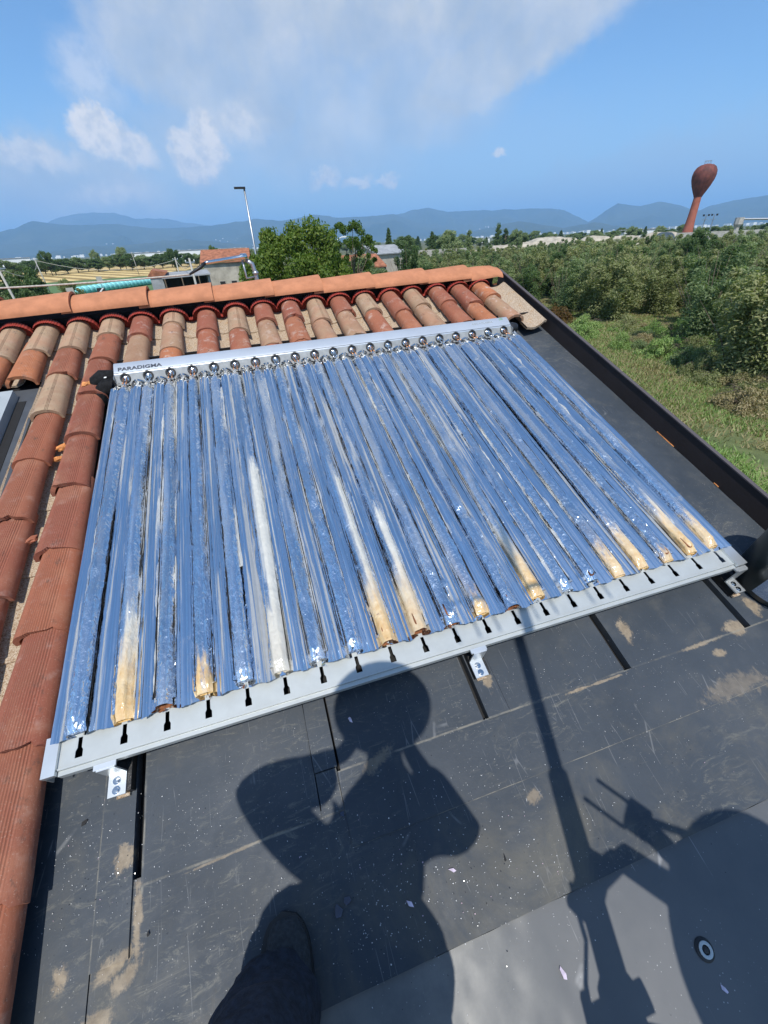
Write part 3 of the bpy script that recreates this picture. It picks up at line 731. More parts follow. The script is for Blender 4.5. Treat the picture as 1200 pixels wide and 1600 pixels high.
# the thicket on the right: placed on a jittered field beyond the grass
g3 = 'bushes of the thicket beyond the grass'
pts = []
random.seed(3)
def inside(x, y):
    a_ = math.degrees(math.atan2(x, y)); d = math.hypot(x, y)
    if not 21.5 < a_ < 64 or d > 128: return False
    near = float(np.interp(a_, [21, 25, 30, 36, 40, 46, 50, 54, 57, 64], [64, 56, 53, 52, 44, 48, 47, 37, 31, 30]))
    return d > near
tries = 0
while len(pts) < 225 and tries < 30000:
    tries += 1
    a_ = R(rnd.uniform(21, 64)); d = 26 + 100 * rnd.random() ** 1.1; x, y = d * math.sin(a_), d * math.cos(a_)
    if not inside(x, y): continue
    s_ = 2.1 + d * .030
    if all((x - p_[0]) ** 2 + (y - p_[1]) ** 2 > s_ * s_ for p_ in pts): pts.append((x, y, d))
for i, (x, y, d) in enumerate(pts):
    a_ = math.degrees(math.atan2(x, y))
    k = float(np.interp(a_, [21, 32, 40, 64], [.86, .90, 1, 1.02])); h = rnd.uniform(4.4, 5.8) * k * (1 if d > 40 else .95)
    lf = (L_SCRUB, L_SCRUB2, L_SCRUB, L_DARK, L_SCRUB2)[rnd.randrange(5)]
    if d > 60: h = rnd.uniform(5.1, 6.1) * k
    lab = {'scrub_leaves': 'grey green willow scrub bush in the dense thicket beyond the grass',
           'dry_scrub_leaves': 'yellowing willow scrub bush in the dense thicket beyond the grass', 'dark_leaves': 'dark green scrub bush in the dense thicket beyond the grass'}[lf.name]
    tree('thicket_bush', 'scrub', i, x, y, h, rnd.uniform(5.4, 7.8), lf, lab, 'bush', g3 + {'scrub_leaves': ', grey green', 'dry_scrub_leaves': ', yellowing', 'dark_leaves': ', dark'}[lf.name], stem='stem')
for a_, d, h, w, lf, lab in ((56.8, 27.0, 5.7, 7.0, L_SCRUB2, 'big open willow bush at the right edge of the picture, nearest of the thicket'),
                             (52.5, 35.0, 5.5, 6.5, L_SCRUB, 'leafy willow bush left of and behind the big one at the right edge'),
                             (43.0, 43.5, 4.9, 7.2, L_SCRUB2, 'pale olive bush reaching forward from the thicket above the parapet corner'),
                             (38.0, 46, 4.6, 6.4, L_SCRUB, 'grey green bush at the near left corner of the thicket'),
                             (60.5, 27.8, 4.6, 5.4, L_SCRUB, 'shaded bush standing low at the right edge below the big willow')):
    x, y = pol(a_, d); tree('willow_bush', 'scrub', int(a_), x, y, h, w, lf, lab, 'bush', stem='stem')
x, y = pol(37.8, 41.5); tree('russet_bush', 'mound', 1, x, y, 3.4, 2.3, L_RUSTY, 'low rust brown bush tucked against the parapet line', 'bush', stem='stem')
# brambles and tall weeds between grass and thicket
g4 = 'bramble clumps along the edge of the thicket'
for i in range(44):
    a_ = rnd.uniform(41, 63); near = float(np.interp(a_, [41, 45, 50, 55, 58, 63], [35, 31, 29, 25, 22, 21]))
    d = near + rnd.random() * float(np.interp(a_, [41, 48, 54, 62], [6, 11, 7, 3])); x, y = pol(a_, d)
    lf = (L_SCRUB, L_DRY, L_SCRUB2, L_GRASS)[rnd.randrange(4)]
    tree('bramble_clump', 'mound', i, x, y, rnd.uniform(1.1, 3.0), rnd.uniform(1.0, 1.9), lf, 'low tangled bramble clump between the mown grass and the thicket', 'bramble', g4, stem='stem')
# grass blades, thick near the building
def grass(name, n, amin, amax, dmin, dmax, h, leaf, seed, pw=1.0):
    rng = np.random.default_rng(seed)
    a_ = np.radians(rng.uniform(amin, amax, n)); d = dmin + (dmax - dmin) * rng.random(n) ** pw
    x = d * np.sin(a_); y = d * np.cos(a_)
    keep = np.array([mnoise.noise(Vector((float(u) * .22, float(v) * .22, seed))) for u, v in zip(x, y)]) > -.28 + .5 * rng.random(n) - .3
    x, y, d = x[keep], y[keep], d[keep]; n = len(x)
    t = rng.uniform(0, 6.28, n); hh = h * rng.uniform(.35, 1.2, n); w = .008 + .0011 * d
    ln = rng.normal(0, .55, (n, 2)) * hh[:, None]
    b1 = np.stack([x - w * np.cos(t), y - w * np.sin(t), np.zeros(n)], 1); b2 = np.stack([x + w * np.cos(t), y + w * np.sin(t), np.zeros(n)], 1)
    tp = np.stack([x + ln[:, 0], y + ln[:, 1], hh], 1)
    part(name, npmesh(name, np.stack([b1, b2, tp], 1).reshape(-1, 3), 3), leaf, None, kind='stuff',
         label={'grass': 'short green mown grass beyond the brown parapet', 'dry_grass': 'dry straw coloured grass mixed into the verge'}[name])
grass('grass', 260000, 34, 68, 11, 52, .17, L_GRASS, 5, .9)
grass('dry_grass', 130000, 34, 66, 18, 56, .22, L_DRY, 8, .9)

# ------------------------------------------------------------------ things in the distance
def gable_house(name, label, x, y, rz, w, d, h, rh, wall, roofm, windows=(), over=.35, cat='house', z=0):
    t = thing(name, label, cat, T(x, y, z) @ RZ(rz))
    mb = MB()
    P_ = [(-w / 2, -d / 2), (w / 2, -d / 2), (w / 2, d / 2), (-w / 2, d / 2)]
    vs = [(a, b, 0) for a, b in P_] + [(a, b, h) for a, b in P_] + [(-w / 2, 0, h + rh), (w / 2, 0, h + rh)]
    mb.add(vs, [(0, 1, 5, 4), (1, 2, 6, 9, 5), (2, 3, 7, 6), (3, 0, 4, 8, 7)])
    part('wall', mb.mesh(), wall, t)
    mb = MB()
    for s_ in (-1, 1):
        e = d / 2 + over; zz = h - rh * over / (d / 2) + .02
        A = [(-w / 2 - over, s_ * e, zz), (w / 2 + over, s_ * e, zz), (w / 2 + over, 0, h + rh + .02), (-w / 2 - over, 0, h + rh + .02)]
        B_ = [(a, b, c_ + .16) for a, b, c_ in A]
        mb.add(A + B_, [(0, 1, 2, 3), (7, 6, 5, 4), (0, 4, 5, 1), (1, 5, 6, 2), (2, 6, 7, 3), (3, 7, 4, 0)])
    part('roof', mb.mesh(), roofm, t)
    for (wx, wz, ww, wh) in windows:
        m2 = MB()
        fr = .06
        m2.box(wx - ww / 2 - fr, wx + ww / 2 + fr, -d / 2 - .05, -d / 2 + .02, wz - fr, wz + .0); m2.box(wx - ww / 2 - fr, wx + ww / 2 + fr, -d / 2 - .05, -d / 2 + .02, wz + wh, wz + wh + fr)
        m2.box(wx - ww / 2 - fr, wx - ww / 2, -d / 2 - .05, -d / 2 + .02, wz, wz + wh); m2.box(wx + ww / 2, wx + ww / 2 + fr, -d / 2 - .05, -d / 2 + .02, wz, wz + wh)
        f = part('window', m2.mesh(), M_CONC, t)
        part('pane', MB().box(wx - ww / 2, wx + ww / 2, -d / 2 - .012, -d / 2 + .01, wz, wz + wh).mesh(), M_DARKW, f, WM[t.name])
    return t
fx, fy = pol(-.9, 74)
ho = gable_house('farmhouse', 'old plastered farmhouse with red tiled roof behind the ridge at left', fx, fy + 3, R(-4), 6.3, 7.0, 5.0, 1.35, M_PLASTER, M_ROOFR,
                 [(-1.0, 1.7, .75, .85), (.65, 1.7, .75, .85)])
sx_, sy_ = pol(-6.6, 66)
t = thing('open_shed', 'low open fronted farm shed with grey lean-to roofs beside the farmhouse', 'shed', T(sx_, sy_, 0) @ RZ(R(6)))
mb = MB(); mb.box(-3.0, -1.6, -1, 5, 0, 3.9); mb.box(-1.6, 4.0, 4.6, 5, 0, 3.95); mb.box(3.7, 4.0, -.5, 4.6, 0, 3.8)
part('wall', mb.mesh(), M_CORR, t)
part('interior', MB().box(-1.55, 3.65, 3.0, 4.55, 0.02, 3.85).mesh(), M_DARKW, t)
mb = MB()
mb.add([(-1.7, -1.2, 3.70), (4.1, -1.2, 3.85), (4.1, 5.2, 4.15), (-1.7, 5.2, 4.05), (-1.7, -1.2, 3.82), (4.1, -1.2, 3.97), (4.1, 5.2, 4.27), (-1.7, 5.2, 4.17)], [(3, 2, 1, 0), (4, 5, 6, 7), (0, 1, 5, 4), (1, 2, 6, 5), (2, 3, 7, 6), (3, 0, 4, 7)])
part('lean_to_roof', mb.mesh(), M_CORR, t)
mb = MB(); mb.prism([(-3.3, 0), (-1.4, 0), (-.9, .4), (-2.6, .75)], -1.2, 5.2, M=T(0, 0, 4.0) @ Matrix.Rotation(R(90), 4, 'X') @ Matrix.Diagonal((1, 1, -1, 1)))
part('tiled_roof', mb.mesh(), M_ROOFR, t)
for q in (-1.4, .6, 2.6): part('post', MB().tube([(q, -1.3, 0), (q, -1.3, 3.70 + (q + 1.7) * .026)], .07, 6).mesh(), M_WOOD, t)
b_ = part('barrel', MB().lathe([(.28, 0), (.31, .3), (.31, .6), (.28, .88)], 14, M=T(sx_ - 3.4, sy_ - 2.2, 0), caps=True).mesh(smooth=True, sharp=40), simple('blue_plastic', (.02, .06, .30), .4), None)
tag(b_, 'blue plastic barrel standing at the left end of the open shed', 'barrel')
# turquoise wrapped bales, one long row
x0, y0 = -30.5, 106; x1, y1 = -20.5, 128
gb = 'turquoise wrapped hay bales lying in one row'
me = None
dx, dy = (x1 - x0) / 17, (y1 - y0) / 17; ang = math.atan2(dy, dx)
for i in range(18):
    if me is None:
        mb = MB(); mb.lathe([(.0, -.60), (.45, -.61), (.58, -.54), (.63, -.3), (.64, 0), (.63, .3), (.58, .54), (.45, .61), (.0, .60)], 20, M=Matrix.Rotation(R(90), 4, 'Y'))
        me = mb.mesh(smooth=True)
    lab = 'leftmost turquoise wrapped bale, at the near end of the row' if i == 0 else ('rightmost turquoise wrapped bale, at the far end of the row' if i == 17 else 'turquoise wrapped round bale inside the row on the grass before the stubble field')
    o = part('hay_bale', me, M_BALE, None, T(x0 + dx * i, y0 + dy * i, .75 + rnd.uniform(-.02, .03)) @ RZ(ang + rnd.uniform(-.08, .08)) @ Matrix.Diagonal((1.1, 1.2, rnd.uniform(1.15, 1.25), 1)))
    tag(o, lab, 'bale', gb if 0 < i < 17 else None)
# road boards, sign backs, posts and poles
def board(az_, d, z, s_, label, faceaz=0):
    x, y = pol(az_, d); t = thing('chevron_sign', label, 'road sign', T(x, y, 0) @ RZ(-R(az_) + R(faceaz)))
    part('post', MB().tube([(0, .06, 0), (0, .06, z + s_)], .04, 6).mesh(), M_STEEL, t)
    part('board', MB().box(-s_ / 2, s_ / 2, -.02, .02, z, z + s_).mesh(), M_DARKW, t)
    h = s_ / 2; cz = z + h; w = s_ * .5; mb = MB()
    for sg in (1, -1):
        a = [(w * .45, sg * h * .95), (w * .9, sg * h * .95), (-w * .15, 0), (-w * .6, 0)]
        vs = [(px_, -.026, cz + pz_) for px_, pz_ in a] + [(px_, -.021, cz + pz_) for px_, pz_ in a]
        mb.add(vs, [(0, 1, 2, 3), (7, 6, 5, 4), (0, 4, 5, 1), (1, 5, 6, 2), (2, 6, 7, 3), (3, 7, 4, 0)])
    part('chevron', mb.mesh(), M_WHITEW, t)
board(-21.4, 62, 3.0, .85, 'black and white chevron board by the road at far left')
board(-14.2, 62, 2.6, .80, 'black and white chevron board in front of the turquoise bales')
for (a_, d, z, lab) in ((-16.9, 75, 2.1, 'pale grey back of a road sign between the two chevron boards'), (-14.0, 92, 2.6, 'small pale sign back standing left of the bale row')):
    x, y = pol(a_, d); t = thing('sign_back', lab, 'road sign', T(x, y, 0) @ RZ(-R(a_)))
    part('post', MB().tube([(0, .05, 0), (0, .05, z)], .04, 6).mesh(), M_STEEL, t); part('panel', MB().box(-.42, .42, -.02, .02, z - .1, z + .95).mesh(), M_CONC, t)
def pole(az_, d, h, lab, lean=0, r=.11, wires=True):
    x, y = pol(az_, d); t = thing('utility_pole', lab, 'utility pole', T(x, y, 0) @ RZ(-R(az_)) @ Matrix.Rotation(lean, 4, 'Y'))
    part('shaft', MB().tube([(0, 0, 0), (0, 0, h)], [r, r * .65], 8).mesh(smooth=True), M_CONC, t)
    part('crossarm', MB().box(-.45, .45, -.05, .05, h - .4, h - .3).mesh(), M_STEEL, t)
    for k in (-.4, 0, .4): part('insulator', MB().lathe([(.03, 0), (.06, .05), (.03, .16)], 8, M=T(k, 0, h - .3), caps=True).mesh(), M_WHITEW, t)
pole(-21.4, 46, 6.3, 'concrete utility pole at the left picture edge', -.05)
pole(-18.6, 110, 6.6, 'slim utility pole behind the bushy roadside tree', -.04)
pole(-10.2, 190, 7.0, 'distant utility pole standing in front of the hedgerow', -.03)
pole(-4.75, 52, 5.9, 'grey utility pole standing in front of the farmhouse gable', -.01, .14)
pole(-6.2, 100, 5.6, 'shorter utility pole left of the open shed roof', -.01, .14)
mb = MB()
def sag(a, b, s_, n=14): return [Vector(a).lerp(Vector(b), k / n) - Vector((0, 0, s_ * 4 * (k / n) * (1 - k / n))) for k in range(n + 1)]
pA = Vector((*pol(-4.75, 52), 5.4)); pB = Vector((*pol(-6.2, 100), 5.2)); pC = Vector((*pol(-18.6, 110), 6.1)); pD = Vector((*pol(-21.4, 46), 5.8)); pE = Vector((*pol(-60, 60), 6))
for a, b, s_ in ((pA, pB, .8), (pB, pC, 1.6), (pC, pD, 1.2), (pD, pE, .5)): mb.tube(sag(a, b, s_), .035, 4)
tag(part('overhead_wire', mb.mesh(), M_CABLE, None), 'thin drooping overhead wire running between the utility poles', 'wire')
# street lamp
lx, ly = pol(2.35, 27)
t = thing('street_lamp', 'tall slim grey street lamp in front of the walnut tree', 'street lamp', T(lx, ly, 0))
part('post', MB().tube([(0, 0, 0), (0, 0, 5), (0, 0, 9.0)], [.085, .06, .045], 12).mesh(smooth=True), M_STEEL, t)
part('lamp_head', MB().box(-.48, .06, -.10, .10, 8.98, 9.06).mesh(), M_RUBBER, t)
x, y = pol(11.5, 62)
t = thing('street_lamp', 'small curved white street lamp left of the sparse tree', 'street lamp', T(x, y, 0))
part('post', MB().tube([(0, 0, 0), (0, 0, 6.3), (.25, 0, 6.9), (.9, 0, 7.2)], [.07, .05, .05, .04], 8).mesh(smooth=True), M_WHITEW, t)
part('lamp_head', MB().box(.85, 1.5, -.12, .12, 7.14, 7.26).mesh(), M_WHITEW, t)
# thick service cable with its dead-end fitting, on a bracket post of this building
bx, by = pol(1.95, 8.2)
t = thing('cable_bracket', 'galvanised pipe post with side arm holding the thick cable', 'bracket', T(bx, by, 0))
part('post', MB().tube([(0, 0, 0), (0, 0, 6.12), (-.03, 0, 6.28), (-.12, 0, 6.34)], .035, 10).mesh(smooth=True), M_STEEL, t)
part('arm', MB().tube([(.0, 0, 6.10), (-.16, -.02, 6.08), (-.17, -.02, 6.34)], .018, 8).mesh(smooth=True), M_STEEL, t)
part('cap', MB().lathe([(.05, 0), (.05, .03), (.02, .06)], 10, M=T(0, 0, 6.13), caps=True).mesh(smooth=True), M_STEEL, t)
P0 = Vector((bx - .10, by - .02, 6.39)); P3 = Vector((*pol(-3.3, 7.9), 6.335)); P4 = Vector((*pol(-5.2, 7.8), 6.20)); P6 = Vector((*pol(-32, 9.5), 6.20))
o = part('dead_end_fitting', MB().tube([P0, P0.lerp(P3, .12), P0.lerp(P3, .16), P0.lerp(P3, .5), P0.lerp(P3, .93), P3], [.045, .05, .032, .030, .028, .02], 12).mesh(smooth=True), M_CHROME, None)
tag(o, 'shiny foil wrapped cable end fitting hung from the galvanised bracket', 'cable fitting')
mb = MB(); mb.tube([P3, P3.lerp(P4, .3) + Vector((0, 0, -.01)), P4], [.022, .028, .014], 8)
tag(part('cable_clamp', mb.mesh(smooth=True), M_RUBBER, None), 'black wedge clamp gripping the thick cable behind the ridge', 'clamp')
mb = MB(); mb.tube(sag(P4, P6, .035, 24), .012, 8)
tag(part('service_cable', mb.mesh(smooth=True), M_CABLE, None), 'thick pale cable sagging from the left edge to the clamp', 'cable')
# middle distance: grey roofed house, garden wall, white gate
x, y = pol(16.6, 95); gable_house('cottage', 'small cottage with grey roof half hidden by trees beyond the ridge', x, y, R(30), 8, 6, 4.6, 1.2, M_CREAM, M_CORR, [(-2, 2, .9, 1), (2, 2, .9, 1)])
x, y = pol(12.6, 70); gable_house('garden_house', 'cream house wall showing through the foliage right of the walnut tree', x, y, R(10), 9, 6, 3.6, 1.3, M_CREAM, M_ROOFR, [(-2.8, 1.2, .9, 1.2), (0, 1.2, .9, 1.2), (2.8, 1.2, .9, 1.2)])
x, y = pol(23.9, 120); o = part('garden_wall', MB().box(-6, 6, -.15, .15, 0, 4.4).mesh(), M_CONC, None, T(x, y, 0) @ RZ(R(-18))); tag(o, 'pale concrete wall beyond the trees left of the thicket', 'wall')
x, y = pol(22.6, 62); mb = MB()
for k in range(14): mb.box(k * .45 - 3, k * .45 - 2.94, -.03, .03, 0, 2.6)
mb.box(-3, 3, -.02, .02, 2.3, 2.4); mb.box(-3, 3, -.02, .02, .4, .5)
tag(part('white_fence', mb.mesh(), M_WHITEW, None, T(x, y, 0) @ RZ(R(-20))), 'white railing fence glimpsed behind the dark feathery tree', 'fence')
# gravel heaps
def heap(az_, d, w, h, seed, lab):
    x, y = pol(az_, d); rows = []
    for i in range(15):
        row = []
        for j in range(21):
            u = j / 20 * 2 - 1; v = i / 14 * 2 - 1; r_ = math.sqrt(u * u + v * v)
            z = max(0, 1 - r_) * h * (1 + .35 * mnoise.noise(Vector((u * 3, v * 3, seed)))) * 1.5
            row.append((u * w, v * w * .6, min(z, h * 1.05 + .3 * mnoise.noise(Vector((u * 6, v * 6, seed)))) - .01))
        rows.append(row)
    o = part('gravel_heap', MB().grid(rows).mesh(smooth=True), M_GRAVEL, None, T(x, y, 0) @ RZ(-R(az_))); tag(o, lab, 'gravel heap')
for k, (a_, d, w, h, lab) in enumerate(((30.8, 190, 13, 4.2, 'pale gravel heap at the left end of the row behind the thicket'), (34.0, 230, 16, 4.6, 'long low pale gravel heap second from the left'),
        (37.2, 240, 14, 5.4, 'pale gravel heap in the middle of the row left of the tower'), (40.3, 250, 13, 5.6, 'pointed sand coloured gravel heap before the white factory'),
        (43.2, 250, 12, 5.0, 'gravel heap with a reddish tint below the factory'), (46.3, 255, 14, 5.9, 'tallest pale gravel heap just left of the tower foot'), (35.6, 300, 22, 5.6, 'far low gravel heap behind the middle of the row'), (27.8, 165, 6, 3.4, 'small pale heap beside the single poplar'))):
    heap(a_, d, w, h * .82, k * 3.1, lab)
x, y = pol(52.0, 235); tag(part('concrete_wall', MB().box(-18, 18, -.3, .3, 0, 4.7).mesh(), M_CONC, None, T(x, y, 0) @ RZ(R(-46))), 'long pale concrete wall right of the water tower', 'wall')
# water tower
x, y = pol(48.45, 240)
t = thing('water_tower', 'rust red mushroom water tower leaning into the sky at right', 'water tower', T(x, y, 0))
part('shaft', MB().lathe([(3.1, 0), (2.3, 2.5), (1.75, 6), (1.45, 10), (1.30, 16.2)], 28).mesh(smooth=True), simple('tower_shaft_red', (.33, .10, .06), .8, var=.15, scale=.5), t)
prof = [(1.30, 16.2), (1.5, 16.7), (2.3, 18.2), (3.1, 19.8), (3.75, 21.6), (3.95, 23.0), (3.75, 24.3), (3.1, 25.4), (2.0, 26.1), (.8, 26.4), (.0, 26.45)]
part('tank', MB().lathe(prof, 32).mesh(smooth=True), M_TOWER, t)
for k in range(20):
    c_, s_ = math.cos(k * math.pi / 10), math.sin(k * math.pi / 10)
    part('rib', MB().tube([((r_ + .03) * c_, (r_ + .03) * s_, z) for r_, z in prof[:-2]], .07, 4, cap=False).mesh(), M_TOWER, t)
mb = MB()
for k in range(10):
    c_, s_ = 1.1 * math.cos(k * .628), 1.1 * math.sin(k * .628); mb.tube([(c_, s_, 26.2), (c_, s_, 27.3)], .05, 4)
mb.tube([(1.1 * math.cos(k * .628), 1.1 * math.sin(k * .628), 27.3) for k in range(11)], .05, 4)
part('railing', mb.mesh(), M_STEEL, t)
for a_, lab in ((49.6, 'left one of the two floodlight masts right of the water tower'), (50.25, 'right one of the two floodlight masts right of the water tower')):
    x, y = pol(a_, 230); t = thing('floodlight_mast', lab, 'floodlight mast', T(x, y, 0) @ RZ(-R(a_)))
    part('mast', MB().tube([(0, 0, 0), (0, 0, 10.2)], [.22, .14], 8).mesh(), M_STEEL, t)
    part('platform', MB().box(-.9, .9, -.4, .4, 8.5, 8.65).mesh(), M_STEEL, t)
    for k in (-.8, .8): part('floodlight', MB().box(k - .32, k + .32, -.25, .2, 9.7, 10.3).mesh(), M_RUBBER, t)
x, y = pol(52.3, 260); t = thing('conveyor', 'quarry conveyor on a pale hopper at the right horizon', 'conveyor', T(x, y, 0) @ RZ(R(-50)))
part('hopper', MB().lathe([(.9, 0), (.9, 5.5), (1.6, 6.6), (1.6, 9.0)], 8, caps=True).mesh(), M_CONC, t)
part('belt', MB().tube([(0, 0, 8.4), (14, 0, 7.8)], .35, 4).mesh(), M_STEEL, t)
# factory sheds and far town
for a_, d, w, h, lab in ((44.6, 420, 16, 4.2, 'long white factory hall on the horizon left of the tower'), (28.2, 520, 9, 3.4, 'small white hall on the horizon beyond the poplar'),
                         (-2.2, 520, 32, 4.9, 'long white hall roof on the horizon behind the farmhouse'), (-9.0, 560, 22, 4.6, 'white hall on the horizon beyond the hedgerow'), (-20.5, 560, 14, 5.0, 'white building on the horizon at far left')):
    x, y = pol(a_, d); t = thing('factory_hall', lab, 'factory', T(x, y, 0) @ RZ(-R(a_)))
    part('wall', MB().box(-w, w, -6, 6, 0, h + 2).mesh(), M_WHITEW, t); part('roof', MB().box(-w - .4, w + .4, -6.4, 6.4, h + 2.0, h + 2.5).mesh(), M_CORR, t)
mb = MB()
for i in range(260):
    a_ = rnd.uniform(-24, 58); d = rnd.uniform(3000, 5200); x, y = pol(a_, d); s_ = rnd.uniform(5, 14); mb.box(x - s_, x + s_, y - s_, y + s_, -1, rnd.uniform(6, 15))
for i in range(90):
    a_ = rnd.choice([rnd.gauss(.5, 1.2), rnd.gauss(-11.5, .8), rnd.gauss(29.5, .9), rnd.gauss(33, .8)]); d = rnd.uniform(7000, 7800); x, y = pol(a_, d); t_ = (d - 6800) / 2200; z = 8 + H * t_ + 400 * t_ ** 1.25; s_ = rnd.uniform(5, 10); mb.box(x - s_ * .8, x + s_ * .8, y - s_, y + s_, z - 16, z - 6)
tag(part('far_town', mb.mesh(), M_WHITEW, None), 'specks of pale houses of far towns below the hills', None, kind='stuff')

# ------------------------------------------------------------------ the building we stand on
ZR = -0.12                                 # membrane level in the roof frame
hs = thing('house', 'house with terracotta tiles and dark membrane roof carrying the solar collector', 'house', T(0, 0, 0))
def roof(name, me, mats, parent=hs, M=None, **kw): return part(name, me, mats, parent, RM @ M if M is not None else RM, **kw)
mb = MB(); mb.box(-7.6, 2.1, -5.3, 3.2, 0, 4.6)
part('wall', mb.mesh(), M_CREAM, hs)
tr = roof('tiled_roof', MB().box(-7, -.152, -5.2, .30, -.40, -.112).box(-7, 2.745, .30, .93, -.40, -.112).mesh(), M_BLACK)
back = MB(); back.add([(-7, .93, -.10), (2.75, .93, -.10), (2.75, 5.4, -2.9), (-7, 5.4, -2.9), (-7, .93, -.4), (2.75, .93, -.4), (2.75, 5.4, -3.2), (-7, 5.4, -3.2)], [(0, 1, 2, 3), (7, 6, 5, 4), (0, 4, 5, 1), (1, 5, 6, 2), (2, 6, 7, 3), (3, 7, 4, 0)])
roof('back_slope', back.mesh(), M_RIDGE)
# membrane: deck below, sheets above it with real gaps and laps
dk = roof('membrane_roof', MB().box(-.152, 2.76, -4.6, .30, -.40, ZR - .034).mesh(), M_BLACK)
def sheet(x0, x1, y0, y1, top=ZR, th=.03, m_=None, nx=1, warp=.0, name='membrane_sheet', par=None, seed=0):
    """a welded sheet with slightly uneven edges and a rounded rim"""
    mb = MB(); n = max(2, int((x1 - x0) / .07)); k = max(2, int((y1 - y0) / .07)); n = min(n, 44); k = min(k, 36)
    rows = []
    for j in range(k + 1):
        row = []
        for i in range(n + 1):
            x = x0 + (x1 - x0) * i / n; y = y0 + (y1 - y0) * j / k
            e = .0022
            if 0 < i < n and 0 < j < k: e = 0
            if i in (0, n): x += e * mnoise.noise(Vector((seed, y * 9, i)))
            if j in (0, k): y += e * mnoise.noise(Vector((x * 9, seed, j)))
            z = top + warp * mnoise.noise(Vector((x * 3.1, y * 3.1, seed)))
            row.append((x, y, z))
        rows.append(row)
    mb.grid(rows)
    # skirt
    rim = [rows[0][i] for i in range(n + 1)] + [rows[j][n] for j in range(1, k + 1)] + [rows[k][i] for i in range(n - 1, -1, -1)] + [rows[j][0] for j in range(k - 1, 0, -1)]
    L_ = len(rim); mb.add(list(rim) + [(x, y, top - th) for x, y, z in rim], [(i, L_ + i, L_ + (i + 1) % L_, (i + 1) % L_) for i in range(L_)])
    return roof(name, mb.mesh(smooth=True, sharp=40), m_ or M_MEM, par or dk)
yl = -2.095
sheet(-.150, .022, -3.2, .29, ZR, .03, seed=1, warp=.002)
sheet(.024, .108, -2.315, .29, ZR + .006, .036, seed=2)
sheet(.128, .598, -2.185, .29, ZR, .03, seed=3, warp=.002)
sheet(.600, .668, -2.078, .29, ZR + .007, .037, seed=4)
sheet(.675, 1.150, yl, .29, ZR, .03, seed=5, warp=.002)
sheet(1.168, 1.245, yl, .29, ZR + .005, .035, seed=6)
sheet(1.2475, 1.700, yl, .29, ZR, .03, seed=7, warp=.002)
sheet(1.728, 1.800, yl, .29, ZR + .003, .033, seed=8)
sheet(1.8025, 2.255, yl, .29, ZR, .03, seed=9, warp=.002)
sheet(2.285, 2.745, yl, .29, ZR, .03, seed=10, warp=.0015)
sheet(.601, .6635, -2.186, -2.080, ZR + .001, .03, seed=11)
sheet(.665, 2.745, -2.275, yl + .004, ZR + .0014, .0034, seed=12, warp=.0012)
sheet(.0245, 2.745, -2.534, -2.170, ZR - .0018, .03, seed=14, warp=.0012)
sheet(.0245, 2.745, -4.5, -2.536, ZR - .014, .018, M_GUT, seed=15, warp=.003, name='lower_sheet')
# dark flashing upstand between the tiles and the membrane
roof('flashing', MB().box(-.162, -.1525, -5.0, .30, -.30, -.035).box(-.152, 2.75, .291, .2985, -.30, -.045).mesh(), M_RUBBER)
# parapet with its capping on the right
pa = roof('parapet', MB().box(2.748, 2.764, -4.5, .93, -.6, -.004).mesh(), M_PARA)
mb = MB()
for k, (a, b) in enumerate(((-4.5, -.62), (-.617, .94))): mb.box(2.744, 2.766, a, b, -.0035, .003)
roof('capping', mb.mesh(), M_CAPP, pa)
rows = []
for i in range(60):
    y = -4.4 + i * .08; w_ = .010 * mnoise.noise(Vector((y * 2.3, 3, 1))) + .006
    pass

roof('orange_primer', MB().box(2.7435, 2.7475, -1.16, -1.03, ZR - .001, ZR + .003).mesh(), M_ORANGE, pa)
roof('orange_primer', MB().box(2.7435, 2.7475, -1.47, -1.44, ZR + .001, ZR + .005).mesh(), M_ORANGE, pa)

# tiles
def cover_mesh(seed, ln=.42, w0=.168, w1=.134, hh=.058, th=.016):
    rr = random.Random(seed); nx, ny = 14, 8; top = []; bot = []
    ph = rr.random() * 9
    for j in range(ny + 1):
        t = j / ny; w = w0 + (w1 - w0) * t; h = hh * (1 - .10 * t); r1 = []; r2 = []
        for i in range(nx + 1):
            a = math.pi * i / nx; c_ = -math.cos(a); s_ = math.sin(a) ** .75
            j0 = (.006 * mnoise.noise(Vector((c_ * 3, seed, ph))) + (.010 if mnoise.noise(Vector((c_ * 2.2, seed * 3, 1))) > .38 else 0)) if j == 0 else 0
            ex = .0025 * mnoise.noise(Vector((t * 9, i, seed))) if i in (0, nx) else 0
            y = ln * t + j0
            zb = .0018 * mnoise.noise(Vector((c_ * 2, t * 4, seed)))
            r1.append((c_ * w / 2 + ex, y, s_ * h + zb)); r2.append((c_ * (w / 2 - th), y + .001, s_ * (h - th) + zb - .001))
        top.append(r1); bot.append(r2)
    mb = MB(); mb.grid(top); mb.grid([list(reversed(r_)) for r_ in bot])
    n = nx + 1
    for (A, B_) in ((top[0], bot[0]), (bot[-1], top[-1]), ([r_[0] for r_ in bot], [r_[0] for r_ in top]), ([r_[-1] for r_ in top], [r_[-1] for r_ in bot])):
        mb.grid([B_, A])
    return mb.mesh(smooth=True, sharp=45)
